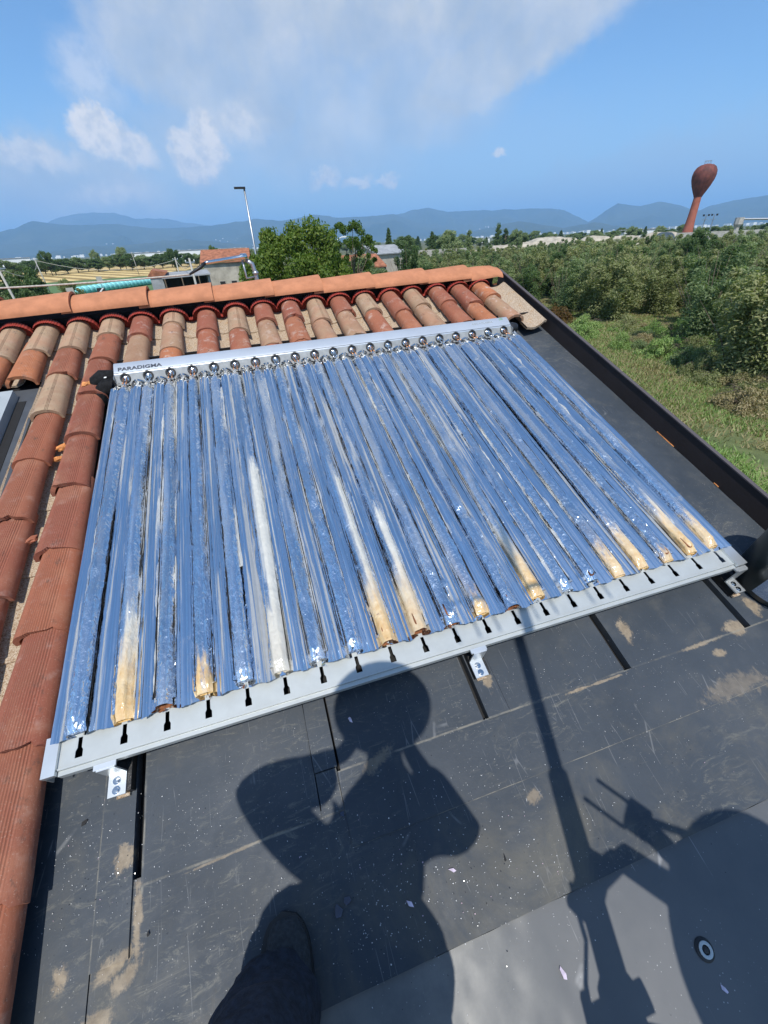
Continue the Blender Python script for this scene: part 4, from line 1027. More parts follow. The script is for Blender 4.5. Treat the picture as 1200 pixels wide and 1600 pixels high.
def groove_mesh(seed):
    """old hand made tile with three scored lines along its crown"""
    rr = random.Random(seed); ln, w0, w1, hh, th = .42, .165, .134, .054, .014; ny = 6; top = []; bot = []
    cs = [-1, -.96, -.85, -.68, -.45, -.2, .02, .11, .125, .14, .19, .205, .22, .27, .285, .30, .42, .62, .8, .93, 1]
    dep = {8: 1, 11: 1, 14: 1}
    for j in range(ny + 1):
        t = j / ny; w = w0 + (w1 - w0) * t; r1 = []; r2 = []
        for i, c_ in enumerate(cs):
            s_ = (max(0, 1 - c_ * c_)) ** .42; d = .0032 if i in dep else 0
            j0 = .007 * mnoise.noise(Vector((c_ * 3, seed, 2))) if j == 0 else 0
            r1.append((c_ * w / 2, ln * t + j0, s_ * hh - d)); r2.append((c_ * (w / 2 - th), ln * t + .001 + j0, s_ * (hh - th) - .001))
        top.append(r1); bot.append(r2)
    mb = MB(); mb.grid(top); mb.grid([list(reversed(r_)) for r_ in bot])
    for (A, B_) in ((top[0], bot[0]), (bot[-1], top[-1]), ([r_[0] for r_ in bot], [r_[0] for r_ in top]), ([r_[-1] for r_ in top], [r_[-1] for r_ in bot])):
        mb.grid([B_, A])
    return mb.mesh(smooth=True, sharp=28)
CV = [cover_mesh(k) for k in range(1, 9)]; GV = [groove_mesh(k) for k in range(1, 4)]
for m_ in CV + GV: m_.materials.append(M_TILE)
def pan_mesh(seed, ln=.42, w=.145):
    rows = []
    for j in range(6):
        t = j / 5; rows.append([(x, ln * t, .035 * (x / (w / 2)) ** 2 + .001 * mnoise.noise(Vector((x * 30, t * 5, seed)))) for x in [(-.5 + i / 8) * w for i in range(9)]])
    mb = MB(); mb.grid(rows); mb.grid([[(x, y, z - .012) for x, y, z in reversed(r_)] for r_ in rows]); mb.grid([[(x, y, z - .012) for x, y, z in rows[0]], rows[0]])
    return mb.mesh(smooth=True, sharp=45)
PV = [pan_mesh(k) for k in range(3)]
for m_ in PV: m_.materials.append(M_PAN)
ZT = -.052                                 # underside level of the cover tiles at their lips
def cover(x, y, tone, kind, rib=0, pale=.3, yaw=0, dz=0, label=None, wx=1.0):
    me = rnd.choice(GV) if kind == 'g' else rnd.choice(CV)
    o = bpy.data.objects.new('tile', me)
    M = RM @ T(x, y, ZT + dz) @ RZ(yaw) @ Matrix.Diagonal((wx, 1, 1.08, 1)) @ Matrix.Rotation(R(-1.9 + rnd.uniform(-.5, .5)), 4, 'X') @ Matrix.Rotation(R(rnd.uniform(-1.5, 1.5)), 4, 'Y')
    reg(o, tr, M); o['tone'] = tone; o['rib'] = float(rib); o['pale'] = float(pale)
    if label: o['label'] = label
    return o
cols = [-1.47, -1.28, -1.09, -.90, -.709, -.53, -.339, -.150, .021, .216, .426, .623, .809, .992, 1.17, 1.355, 1.546, 1.748, 1.918, 2.119, 2.308, 2.492]
#  tone of the ridge-row tile: b = beige scored, r = red brown, o = orange
row0 = 'bbbbbbbbrbrbrrbrbrbrro'
for ci, cx in enumerate(cols):
    name = row0[ci]
    first = {7: .56, 8: .52, 9: .62, 6: .43, 5: .45, 4: .42}.get(ci, rnd.choice([.44, .47, .52, .50]))
    if ci == 8: first = .50
    y = first; k = 0
    stop = -3.05 if ci in (6, 7) else (.13 if ci < 6 else .10)
    if ci in (6, 7): stop = -3.05
    while y > (stop - .06 if ci < 8 else -.15):
        xx = cx - .040 * (.85 - y) if ci <= 7 else cx - .012 * (.85 - y)
        if ci in (6, 7): xx = cx - .035 * min(.85 - y, 1.2) + (.012 if ci == 7 else -.006) * max(0, .85 - y - 1.5)
        yy = y
        if ci < 6 and y < .34: yy = .155
        if ci > 7 and y < .085: yy = .085
        if k == 0:
            tone, kd, rib = (rnd.uniform(.85, .98), 'g', 0) if name == 'b' else ((rnd.uniform(.32, .44), 'c', .15) if name == 'r' else (.6, 'c', 0))
        else:
            tone = rnd.choice([.02, .1, .2, .38, .45, .6, .66, .76]); kd = 'c'; rib = rnd.choice([0, .2, .5])
            if ci == 6 and abs(y + .28) < .2: tone, kd, rib = .9, 'g', 0
            elif ci in (6, 7): tone = rnd.choice([.05, .3, .38, .42]); rib = 1.0 if y < .2 else .4
            if 9 <= ci <= 21 and k == 1 and ci % 3 == 0: tone = .78
        pl = .25 if ci < 8 else rnd.choice([.3, .6, 1.0])
        if ci == 21: pl = 1.0
        cover(xx, yy, tone, kd, rib, pl, yaw=R(rnd.uniform(-1.4, 1.4)), dz=rnd.uniform(-.003, .004) + (.0 if y > -1.5 else .004), wx=(.98 if ci == 7 and y < -.9 else (.90 if ci < 8 else .84)))
        if yy != y: break
        # exposed lengths
        y -= (.29 + rnd.uniform(-.02, .03)) if (k == 0 and ci < 8) else (.335 if ci > 7 else .345) + rnd.uniform(-.015, .015)
        k += 1
for ci in range(len(cols) - 1):
    cx = (cols[ci] + cols[ci + 1]) / 2
    stop = -3.2 if ci == 6 else .14
    y = .56 + rnd.uniform(-.05, .03); k = 0
    while y > stop - .2:
        xx = cx - (.035 * min(.85 - y, 1.2) + .012 * max(0, .85 - y - 1.2) if ci <= 7 else .012 * (.85 - y))
        o = bpy.data.objects.new('tile', rnd.choice(PV))
        reg(o, tr, RM @ T(xx, max(y, stop) if ci != 6 else y, -.090) @ Matrix.Rotation(R(-1.2), 4, 'X') @ RZ(R(rnd.uniform(-1, 1)))); 
        y -= .34
# pan tiles left of the second column, beside the roof window flashing
y = .56
while y > -3.2:
    o = bpy.data.objects.new('tile', rnd.choice(PV)); xx = -.445 - .035 * min(.85 - y, 1.2) - .012 * max(0, .85 - y - 1.2)
    if y < .2: reg(o, tr, RM @ T(xx + .030, y, -.086) @ Matrix.Rotation(R(-1.2), 4, 'X') @ Matrix.Diagonal((.55, 1, .6, 1)))
    y -= .34
# pale speckled verge tile with a rolled edge, last on the right
rows = []; rows2 = []
for j in range(10):
    t = j / 9; y = .11 + .66 * t; r_ = []
    for i in range(11):
        u = i / 10; x = 2.545 + .175 * u - .012 * (.8 - y)
        z = -.058 + .030 * (abs(u - .42) / .58) ** 2 * (1.6 if u > .42 else .9) + .004 * mnoise.noise(Vector((u * 4, t * 6, 3)))
        if u > .93: z -= .02
        r_.append((x, y + .035 * (u - .5) * (1 - t), z))
    rows.append(r_); rows2.append([(a, b, c_ - .016) for a, b, c_ in reversed(r_)])
mb = MB(); mb.grid(rows); mb.grid(rows2); mb.grid([[(a, b, c_ - .016) for a, b, c_ in rows[0]], rows[0]])
roof('verge_tile', mb.mesh(smooth=True, sharp=50), M_PAN, tr, label='pale speckled verge tile along the parapet')
# red ventilation strip under the ridge caps
rows = [[], [], []]
x = -1.6
while x < 2.6:
    d = min(((x - c_), abs(x - c_)) for c_ in cols)[0]; d = min((x - c_ for c_ in cols), key=abs)
    h = math.sqrt(max(0, 1 - (d / .092) ** 2)); rib_ = .0022 * math.sin(x * 520)
    z = -.064 + .077 * h + rib_
    rows[0].append((x, .748 + .010 * (1 - h), z)); rows[1].append((x, .79, z + .004)); rows[2].append((x, .80, -.095)); x += .003
roof('ventilation_strip', MB().grid(rows).mesh(smooth=True), M_VENT, tr)
roof('ridge_board', MB().box(-6, 2.64, .83, .92, -.10, -.004).mesh(), M_BLACK, tr)
# ridge caps: half round, wide end to the right over the next one
jx = [-1.98, -1.58, -1.18, -.78, -.38, .066, .47, .87, 1.215, 1.60, 2.02, 2.38, 2.70]
for k in range(len(jx) - 1):
    x0, x1 = jx[k] - .035, jx[k + 1] + (.03 if k < len(jx) - 2 else 0); ln = x1 - x0; rows = []; rows2 = []
    for j in range(7):
        t = j / 6; last = (k == len(jx) - 2)
        rr_ = .090 + .014 * t if not last else .098 - .02 * max(0, t - .55) / .45
        row = []; row2 = []
        for i in range(15):
            a = math.pi * (.02 + .96 * i / 14)
            xx = x0 + ln * t
            dx = 0
            zc = .036 - .011 * xx + .003 * math.sin(k * 2.1) + (.020 * t) - .006
            sx2 = abs(math.sin(a)) ** .82
            row.append((xx, .868 - math.cos(a) * (rr_ + .008), zc + sx2 * rr_ * (.60 - .07 * xx))); row2.append((xx, .868 - math.cos(a) * (rr_ - .006), zc - .002 + sx2 * (rr_ * (.60 - .07 * xx) - .013)))
        if last and j == 6:
            row = [(x_ - .028 * (1 - ((i - 7) / 7) ** 2) * 0, y_, z_ - .018) for i, (x_, y_, z_) in enumerate(row)]
        rows.append(row); rows2.append(list(reversed(row2)))
    mb = MB(); mb.grid([list(reversed(r_)) for r_ in rows]); mb.grid([list(reversed(r_)) for r_ in rows2])
    mb.grid([rows2[0][::-1], rows[0]]); mb.grid([rows[-1], rows2[-1][::-1]])
    for e in (0, -1):
        mb.grid([[r_[e] for r_ in rows], [r_[-1 - e if e == 0 else 0] for r_ in rows2]])
    if last:
        c_ = [(x_, y_, z_) for x_, y_, z_ in rows[-1]]; mb.add(c_, [tuple(range(len(c_)))])
    roof('ridge_tile', mb.mesh(smooth=True, sharp=45), M_RIDGE, tr)
# mortar lumps and broken tile pieces lying in the channels
def chunk(x, y, z, s_, m_, lab, seed, name='tile_fragment', sc=(1, 1, .5)):
    bm = bmesh.new(); bmesh.ops.create_icosphere(bm, subdivisions=2, radius=1)
    for v in bm.verts:
        n_ = v.co.normalized(); k = .75 + .5 * mnoise.noise(n_ * 1.7 + Vector((seed, 0, 0))) + .25 * mnoise.noise(n_ * 4.7 + Vector((seed, 0, 0)))
        v.co = Vector((n_.x * sc[0], n_.y * sc[1], n_.z * sc[2])) * k * s_
    me = bpy.data.meshes.new('m'); bm.to_mesh(me); bm.free()
    return tag(part(name, me, m_, None, RM @ T(x, y, z) @ RZ(seed)), lab, 'debris')
chunk(-.192, -.008, .004, .030, M_ORANGE, 'bright orange broken tile lump beside the black pipe elbow', 1.3, sc=(1.2, 1, .7))
chunk(-.172, -.040, .000, .015, M_ORANGE, 'small orange crumb against the black pipe wrap', 4.3)
chunk(-.285, -.42, -.062, .030, M_ORANGE, 'orange tile splinter wedged in the channel, upper one of two', 2.1, sc=(.6, 1.4, .6))
chunk(-.288, -.50, -.062, .024, M_ORANGE, 'orange tile splinter wedged in the channel, lower one of two', 3.4, sc=(1.2, .7, .6))
chunk(-.305, -.99, -.050, .030, M_TILE, 'brown tile sliver leaning against the lip of the second tile column', 5.2, sc=(.5, 1.3, .6))
mb = MB(); mb.add([(0, 0, 0), (.055, .02, .01), (.07, .10, .02), (.02, .12, .03), (-.02, .06, .015), (0, 0, -.014), (.055, .02, -.006), (.07, .10, .006), (.02, .12, .016), (-.02, .06, 0)], [(0, 1, 2, 3, 4), (9, 8, 7, 6, 5), (0, 5, 6, 1), (1, 6, 7, 2), (2, 7, 8, 3), (3, 8, 9, 4), (4, 9, 5, 0)])
tag(part('tile_fragment', mb.mesh(), M_ORANGE, None, RM @ T(-.36, -1.50, -.055) @ RZ(.3)), 'broken corner of a tile lying in the left channel', 'debris')

# ------------------------------------------------------------------ roof window at the left edge
rw = thing('roof_window', 'pale framed roof window with dark grey flashing at the left edge', 'roof window', RM @ T(-.65, .08, -.08))
def rp(name, me, m_, par=rw): return part(name, me, m_, par, RM)
rp('flashing', MB().box(-1.6, -.482, -3, .155, -.095, -.075).mesh(), M_FLASH)
rp('gutter_groove', MB().box(-.576, -.532, -3, .04, -.0745, -.0725).mesh(), M_BLACK)
fr = rp('frame', MB().box(-.625, -.578, -3, .085, -.0745, -.028).box(-1.6, -.625, .040, .085, -.0745, -.0285).mesh(), M_ALUP)
rp('pane', MB().box(-1.6, -.626, -3, .0395, -.070, -.040).mesh(), M_GLASSB, rw)

# ------------------------------------------------------------------ the solar collector
P_ = .1135
sc = thing('solar_collector', 'broken vacuum tube solar collector of 21 crumpled mirror troughs lying on the roof', 'solar collector', RM @ T(1.13, -.95, ZR))
def cp(name, me, m_, par=sc, M=None, **kw): return part(name, me, m_, par, RM @ M if M is not None else RM, **kw)
# reflector troughs: one sheet per tube, crest to crest
def mirror(i):
    rows = []; n = 30; K = 80; y0, y1 = -1.819, -.070
    for j in range(K + 1):
        t = j / K; y = y1 + (y0 - y1) * t; row = []
        for k in range(n + 1):
            u = -1 + 2 * k / n
            tp = min(1.0, .30 + .70 * (y1 - y) / .06)
            z = .001 + tp * .034 * (.5 - .5 * math.cos(math.pi * abs(u))) ** .75 - .0055 * math.exp(-((abs(u) - .74) / .05) ** 2)
            z += .0024 * mnoise.noise(Vector((u * 1.5, y * 5, i * 3.7))) + .0011 * mnoise.noise(Vector((u * 4, y * 16, i))) + .0010 * mnoise.noise(Vector((u * 7, y * 34, i + 50))) * (1 if abs(u) < .8 else .3)
            x = i * P_ + u * P_ / 2 * 1.0
            if abs(u) == 1: x += .0008 * (1 if u > 0 else -1)
            e = (.008 if j else .014) * mnoise.noise(Vector((u * 1.9, i * 1.7, 4))) - (0 if j else .010 * math.cos(u * math.pi)) if j in (0, K) else 0
            row.append((x, y + e + (.006 * math.cos(u * math.pi) if j == K else 0), z + (.0015 if i % 2 and abs(u) > .9 else 0)))
        rows.append(row)
    return MB().grid(rows).mesh(smooth=True)
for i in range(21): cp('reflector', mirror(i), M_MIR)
# outer half troughs
for s_, xb in ((-1, -P_ / 2), (1, 20.5 * P_)):
    rows = []
    for j in range(40):
        y = -.052 - 1.75 * j / 39; rows.append([(xb + s_ * d, y, z + .0015 * mnoise.noise(Vector((d * 90, y * 7, s_)))) for d, z in ((.000, .0335), (.004, .030), (.006, .012), (.0075, -.04))])
    if s_ < 0: rows = [list(reversed(r_)) for r_ in rows]
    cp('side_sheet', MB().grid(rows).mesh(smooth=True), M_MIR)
# crumpled sleeves left in the troughs; (stain length, gold, pale) as each looks
ST = {0: (0, 0, .1), 1: (.36, 1, .2), 3: (.09, 1, 0), 5: (.95, .15, .7), 6: (0, 0, .4), 8: (.80, .95, .5), 9: (.55, .7, .5), 10: (0, 0, .25), 11: (.07, 1, .2), 13: (.33, 1.0, .3), 14: (0, 0, .1),
      15: (0, 0, 0), 16: (.14, .8, .2), 17: (.20, .9, .2), 18: (.04, .9, .1), 19: (.30, .95, .25), 20: (.16, .8, .2)}
def sleeve(i):
    rr = random.Random(i * 13 + 5); rows = []; n = 26; K = 230
    pinch = [(rr.uniform(-1.7, -.15), rr.uniform(.02, .06), rr.uniform(.2, .55)) for _ in range(rr.choice([1, 2, 3]))]
    drift = rr.uniform(-.006, .006)
    y1 = -.075 - rr.uniform(0, .02); y0 = -1.808 + rr.uniform(-.007, .008)
    for j in range(K + 1):
        t = j / K; y = y1 + (y0 - y1) * t; row = []
        top = min(1, max(.25, t * 22))
        sq = 1
        for (py, pw, pa_) in pinch: sq *= 1 - pa_ * math.exp(-((y - py) / pw) ** 2)
        for k in range(n):
            a = 2 * math.pi * k / n; ca, sa = math.cos(a), math.sin(a)
            r0 = .0235 * (1 + .05 * math.cos(3 * a + i))
            nn = mnoise.noise(Vector((ca * 1.3, y * 11, i * 7.1 + sa * 1.3)))
            cr_ = abs(mnoise.noise(Vector((ca * 2.1 + i, y * 30, sa * 2.1)))) ; fi = mnoise.noise(Vector((ca * 3 + i, y * 70, sa * 3)))
            act = .5 + .9 * mnoise.noise(Vector((i * 2.3, y * 2.2, .5)))
            r_ = r0 * top * (1 + .15 * nn * act - .26 * cr_ * max(0, act) + .06 * fi * act)
            hex_ = .06 * math.cos(5 * a + 2.0 * mnoise.noise(Vector((y * 3, i * 5.1, 2)))); r_ *= 1 + hex_
            cr2 = 1 - .55 * max(0, 1 - (y - y0) / .03) if i not in (2, 8, 9, 12) else 1
            z = .0245 * (.6 + .4 * cr2) + sa * r_ * sq * (.92 if sa > 0 else .85) * cr2
            row.append((i * P_ + ca * r_ + drift * math.sin(y * 3 + i), y, z))
        rows.append(row)
    mb = MB(); mb.grid(rows, close=True)
    # torn lower end
    end = rows[-1]; mb.add([(x, y + .012, z) for x, y, z in end] , [tuple(range(n))], 1)
    inner = [(i * P_ + (x - i * P_) * .93, y + .012, .0245 + (z - .0245) * .93) for x, y, z in end]
    mb.v[-n:] = inner
    mb.grid([inner, end], 1, close=True)
    return mb.mesh(smooth=True, sharp=50)
for i in range(21):
    o = cp('tube_sleeve', sleeve(i), [M_SLV, M_RUST if i in (2, 8, 9, 10, 12) else M_SLV])
    a = ST.get(i, (0, 0, rnd.choice([0, .1, .2]))); o['axis_x'] = i * P_; o['side'] = rnd.choice([-1.0, 1.0]) if i != 5 else 1.0; o['stain_length'] = float(a[0]); o['stain_gold'] = float(a[1]); o['pale'] = float(a[2])
    if i in (1, 8, 13, 19): o['label'] = 'foil sleeve stained golden yellow towards its lower end'
    elif i == 5: o['label'] = 'whitish dull foil sleeve with a bare pipe bend at its end'
def flap(i, s_, seed):
    rr = random.Random(seed); rows = []; y = -.10 - rr.uniform(0, .25); end = -1.79 if rr.random() < .7 else -rr.uniform(.9, 1.6)
    while y > end:
        n1 = mnoise.noise(Vector((y * 4, seed, 0))); n2 = mnoise.noise(Vector((y * 13, seed, 5))); n3 = mnoise.noise(Vector((y * 34, seed, 9)))
        a = .021 + .002 * n2; w = .011 + .007 * n1 + .003 * n2 + .0015 * n3
        row = []
        for q in range(5):
            u = q / 4; d = a + w * u; zb = .001 + .032 * (.5 - .5 * math.cos(math.pi * d / (P_ / 2))) ** .85
            row.append((i * P_ + s_ * d, y, zb + .004 + .006 * (1 - u) + .004 * n3 * u + .005 * max(0, n2) * u))
        rows.append(row); y -= .011
    if s_ < 0: rows = [list(reversed(r_)) for r_ in rows]
    return MB().grid(rows).mesh(smooth=True)
for i in range(21):
    for s_ in (-1, 1):
        if rnd.random() < .9:
            o = cp('foil_flap', flap(i, s_, i * 2.7 + s_), M_SLV); o['axis_x'] = i * P_; o['side'] = float(s_); o['stain_length'] = 0.0; o['stain_gold'] = 0.0; o['pale'] = rnd.choice([.0, .3, .5, .8])
def shade_strip(i, s_, seed):  # black ribbon laid beside the sleeve to draw its shadow gap
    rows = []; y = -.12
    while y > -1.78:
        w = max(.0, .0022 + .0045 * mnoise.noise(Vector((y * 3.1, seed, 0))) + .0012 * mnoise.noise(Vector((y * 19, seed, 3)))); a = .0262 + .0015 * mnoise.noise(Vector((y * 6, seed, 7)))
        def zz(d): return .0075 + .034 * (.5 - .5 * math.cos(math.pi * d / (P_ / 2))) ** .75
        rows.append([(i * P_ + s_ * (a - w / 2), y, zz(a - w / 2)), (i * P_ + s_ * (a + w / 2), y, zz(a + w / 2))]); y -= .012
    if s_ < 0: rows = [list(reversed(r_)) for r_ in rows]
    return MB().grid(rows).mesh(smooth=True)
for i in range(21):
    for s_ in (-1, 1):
        if rnd.random() < .75: cp('shade_strip', shade_strip(i, s_, i * 3.3 + s_ * 9), M_BLACK)
# pipe bends that stick out at some lower ends
for i, m_ in ((2, M_RUST), (5, M_STEEL), (9, M_RUST), (10, M_RUST), (12, M_RUST), (15, M_RUST), (19, M_RUST), (18, M_RUST), (8, M_RUST)):
    x = i * P_; w_ = .0085; y0 = -1.775 if i != 5 else -1.74
    pth = [(x - w_, y0 + .035, .038)] + [(x - w_ * math.cos(a), y0 - w_ * 1.3 * math.sin(a), .040 - .002 * math.sin(a)) for a in [math.pi * q / 8 for q in range(9)]] + [(x + w_, y0 + .035, .038)]
    if i in (9, 15): pth = pth + [(x, y0 + .045, .040), pth[0]]
    cp('pipe_bend', MB().tube(pth, .0032, 7).mesh(smooth=True), m_)
# little torn foil scraps at the lower ends
for i in range(21):
    rr = random.Random(i + 77)
    if rr.random() < .7:
        x = i * P_ + rr.uniform(-.02, .02); y = -1.814; m2 = MB()
        q = [(x + rr.uniform(-.012, .012), y + rr.uniform(-.012, .008), .012 + rr.uniform(0, .025)) for _ in range(5)]
        m2.add(q + [(a, b, c_ - .001) for a, b, c_ in q], [(0, 1, 2), (0, 2, 3), (0, 3, 4), (7, 6, 5), (8, 7, 5)])
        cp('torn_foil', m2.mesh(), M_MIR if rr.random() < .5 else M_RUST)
# header box
def header():
    prof = [(-.052, -.004), (-.050, .001), (-.012, .0385), (-.0105, .0415), (-.006, .0445), (.010, .0505), (.035, .0585), (.054, .0632), (.064, .0622), (.068, .054), (.068, -.06), (-.03, -.06), (-.050, -.010)]
    mb = MB(); x0, x1 = -.050, 2.325; n = len(prof)
    vs = [(x0, y, z) for y, z in prof] + [(x1, y, z) for y, z in prof]
    mb.add(vs, [(i, i + n, (i + 1) % n + n, (i + 1) % n) for i in range(n)] + [tuple(range(n)), tuple(range(2 * n - 1, n - 1, -1))])
    for fi in (0, 1, 10): mb.mi[fi] = 1
    return mb.mesh(smooth=True, sharp=25)
M_FACE = simple('galvanised_face', (.30, .31, .31), .55, .3, var=.15, scale=30)
hd = cp('header_box', header(), [M_HEAD, M_FACE])
cp('seam_line', MB().box(-.0505, 2.3255, -.0085, -.0065, .0440, .0462).mesh(), M_STEEL, hd)
cp('end_cap', MB().box(-.0525, -.0502, -.045, .067, -.05, .040).mesh(), M_STEEL, hd); cp('end_cap', MB().box(2.3252, 2.3275, -.045, .067, -.05, .040).mesh(), M_STEEL, hd)
# front plate teeth under the ring row
for i in range(21):
    x = i * P_; F = T(x, -.027, .0228) @ Matrix.Rotation(R(46), 4, 'X')        # local z out of the sloping face
    ring = cp('tube_socket', MB().lathe([(.0175, 0), (.0250, .0), (.0268, .0028), (.0262, .006), (.0225, .0075), (.0190, .006), (.0175, 0)], 26, M=F).mesh(smooth=True), M_RUBBER, sc)
    bm_ = MB(); bm_.lathe([(.0185, .001), (.0150, .002), (.0125, .0045), (.008, .006), (.004, .0066), (.0005, .0068)], 22, M=F)
    cp('socket_cup', bm_.mesh(smooth=True), M_CHROME, ring)
    m2 = MB()
    for s_ in (-1, 1):
        j1 = rnd.uniform(-.003, .003)
        m2.tube([F @ Vector((s_ * .0075, .002, .006)), F @ Vector((s_ * .008, -.006, .012)), (x + s_ * .009 + j1, -.058, .024), (x + s_ * .009, -.085, .028)], .0036, 7)
    cp('copper_pipe', m2.mesh(smooth=True), M_COPPER if i % 3 != 1 else M_CHROME, ring)
    # clip strip of bright metal between sockets
    xm = x + P_ / 2
    if i < 20:
        rows = [[(xm + u * .030, -.047 - .014 * (1 - abs(u)) ** 2 - e, .006 + .030 * abs(u) ** .1 * (1 - abs(u)) ** 1.4 + .004 - e * .3) for u in [k / 6 - 1 for k in range(13)]] for e in (0, .012)]
        cp('clip', MB().grid(rows).mesh(smooth=True), M_CHROME)
for i in range(21):
    for s_ in (-1, 1):
        if rnd.random() < .8:
            xm = i * P_ + s_ * rnd.uniform(.027, .033); w1 = rnd.uniform(.006, .010); y_ = rnd.uniform(-.066, -.060)
            m2 = MB().prism([(xm - w1, y_), (xm - w1 * .7, y_ - .016), (xm + w1 * .5, y_ - .021), (xm + w1, y_ - .004)], .004, .009)
            cp('pocket', m2.mesh(), M_BLACK)
        m2 = MB(); b_ = i * P_ + s_ * .037
        m2.add([(b_ - .011, -.053, .010), (b_ + .011, -.053, .010), (b_ + .009, -.064, .020 + rnd.uniform(0, .006)), (b_ - .009, -.068, .020)], [(0, 1, 2), (0, 2, 3)])
        cp('clip_tab', m2.mesh(), M_CHROME)
# lettering
def text(body, size, M, m_, par, ex=.0004, sx=1.0, off=0.0, name='lettering', sp=1.0):
    cu = bpy.data.curves.new('t', 'FONT'); cu.body = body; cu.size = size; cu.extrude = ex; cu.offset = off; cu.space_character = sp
    to = bpy.data.objects.new('t', cu); COL.objects.link(to); bpy.context.view_layer.update()
    me = bpy.data.meshes.new_from_object(to.evaluated_get(bpy.context.evaluated_depsgraph_get())); bpy.data.objects.remove(to); me.materials.clear()
    return part(name, me, m_, par, RM @ M @ Matrix.Diagonal((sx, 1, 1, 1)))
slope = math.atan2(.0150, .055)
FM = T(-.030, .0060, .0502) @ Matrix.Rotation(.325, 4, 'X')
text('PARADIGMA', .0300, FM, M_INK, hd, sx=1.28, off=.0009, sp=1.02)
FM2 = T(2.060, .026, .0566) @ Matrix.Rotation(.30, 4, 'X')
text('AQUA PLASMA', .0165, FM2, M_INKL, hd, sx=1.25, sp=1.1)
mb = MB()
for k in range(3):
    rows = [[(2.262 + .028 * q / 8, .030 + k * .006 + .010 * math.sin(q / 8 * 2.2 + .3) + e,   .0585 + k * .0019 + .0034 * math.sin(q / 8 * 2.2 + .3)) for q in range(9)] for e in (.0022, 0)]
    mb.grid(rows)
cp('swoosh_mark', mb.mesh(), M_GREENP, hd)
# bottom plate with its keyhole slots
bm = bmesh.new()
def loop(pts, z):
    vs = [bm.verts.new((x, y, z)) for x, y in pts]; return [bm.edges.new((vs[k], vs[(k + 1) % len(vs)])) for k in range(len(vs))]
es = loop([(-.072, -1.884), (2.335, -1.884), (2.335, -1.772), (-.072, -1.772)], .004)
for i in range(21):
    x = i * P_ + .002; a, b = .0054, .0094
    es += loop([(x - a, -1.817), (x + a, -1.817), (x + a, -1.844), (x + b, -1.851), (x + b, -1.869), (x - b, -1.869), (x - b, -1.851), (x - a, -1.844)][::-1], .004)
bmesh.ops.triangle_fill(bm, edges=es, use_beauty=True)
r_ = bmesh.ops.extrude_face_region(bm, geom=list(bm.faces)); 
for v in [q for q in r_['geom'] if isinstance(q, bmesh.types.BMVert)]: v.co.z -= .0025
bmesh.ops.recalc_face_normals(bm, faces=bm.faces)
me = bpy.data.meshes.new('bp'); bm.to_mesh(me); bm.free()
bp = cp('bottom_plate', me, M_ALUP)
cp('top_plate', MB().box(-.062, 2.325, -.125, -.052, -.004, -.001).mesh(), M_CHROME)
cp('dark_tray', MB().box(-.064, 2.327, -1.885, -.055, -.062, -.058).mesh(), M_BLACK)
cp('bottom_lip', MB().box(-.045, 2.30, -1.8890, -1.8845, -.004, .0085).mesh(), M_ALUP)
cp('bottom_channel', MB().box(-.045, 2.30, -1.902, -1.8895, -.020, .0005).mesh(), M_ALUP)
mb = MB().box(-.066, 2.33, -1.884, -1.880, -.062, .001)
cp('front_wall', mb.mesh(), M_ALU)
for x0, x1 in ((-.080, -.047), (2.302, 2.348)):
    mb = MB(); mb.box(x0, x1, -1.900, -1.800, -.002, .0145); mb.box(x0, x0 + .003 if x0 < 0 else x1, -1.899, -1.80, -.045, -.0025) if x0 < 0 else mb.box(x1 - .003, x1, -1.899, -1.80, -.045, -.0025)
    cp('corner_cover', mb.mesh(), M_ALU)
for x in (-.066, 2.330): cp('side_rail', MB().box(x - .003, x + .003, -1.80, -.04, -.064, .012).mesh(), M_ALU)
# feet: brackets with bolts on rubber pads, and rails below
for x, nb in ((.072, 2), (1.192, 2), (2.318, 2)):
    br = cp('mounting_bracket', MB().box(x - .023, x + .023, -1.975, -1.9165, -.079, -.074).box(x - .030, x + .026, -1.9165, -1.9025, -.004, .0025).box(x - .023, x + .023, -1.9205, -1.9165, -.0735, .0015).mesh(), M_ALU)
    cp('rubber_pad', MB().box(x - .020, x + .034, -1.968, -.1, ZR + .007, -.0795).mesh(), M_RUBBER, br)
    cp('foam_remnant', MB().box(x - .012, x + .022, -1.977, -1.9685, ZR + .007, ZR + .016).mesh(), M_PAN, br)
    for k in (-1.937, -1.961):
        cp('bolt', MB().lathe([(.0105, 0), (.0105, .0015), (.0062, .0016), (.0062, .006), (.0, .0065)], 14, M=T(x - .001, k, -.074)).mesh(smooth=True, sharp=30), M_CHROME, br)
# connecting pipes at both ends of the header
o = part('pipe_elbow', MB().tube([(-.052, .025, .0), (-.085, .028, .006), (-.120, .026, .008), (-.155, .010, .0), (-.172, -.02, -.03)], [.046, .040, .046, .036, .026], 14).mesh(smooth=True), M_TAPE, None, RM)
tag(o, 'black taped pipe elbow joining the left end of the header box', 'pipe')
o = part('pipe_stub', MB().tube([(-.052, -.030, -.01), (-.10, -.035, -.012), (-.14, -.05, -.03), (-.145, -.10, -.075)], [.044, .046, .040, .03], 12).mesh(smooth=True), M_TAPE, None, RM)
tag(o, 'lower black insulated hose below the taped pipe elbow', 'pipe')
tag(part('silver_tag', MB().box(-.100, -.088, -.022, -.012, .036, .038).mesh(), M_WHITEW, None, RM), 'small white sticker on the black pipe wrap', 'sticker')
o = part('pipe_stub', MB().tube([(2.3275, .012, .01), (2.36, .012, .01), (2.385, .012, .008)], [.033, .034, .028], 16).mesh(smooth=True, sharp=50), M_RUBBER, None, RM)
tag(o, 'grey black rubber pipe stub at the right end of the header box', 'pipe')

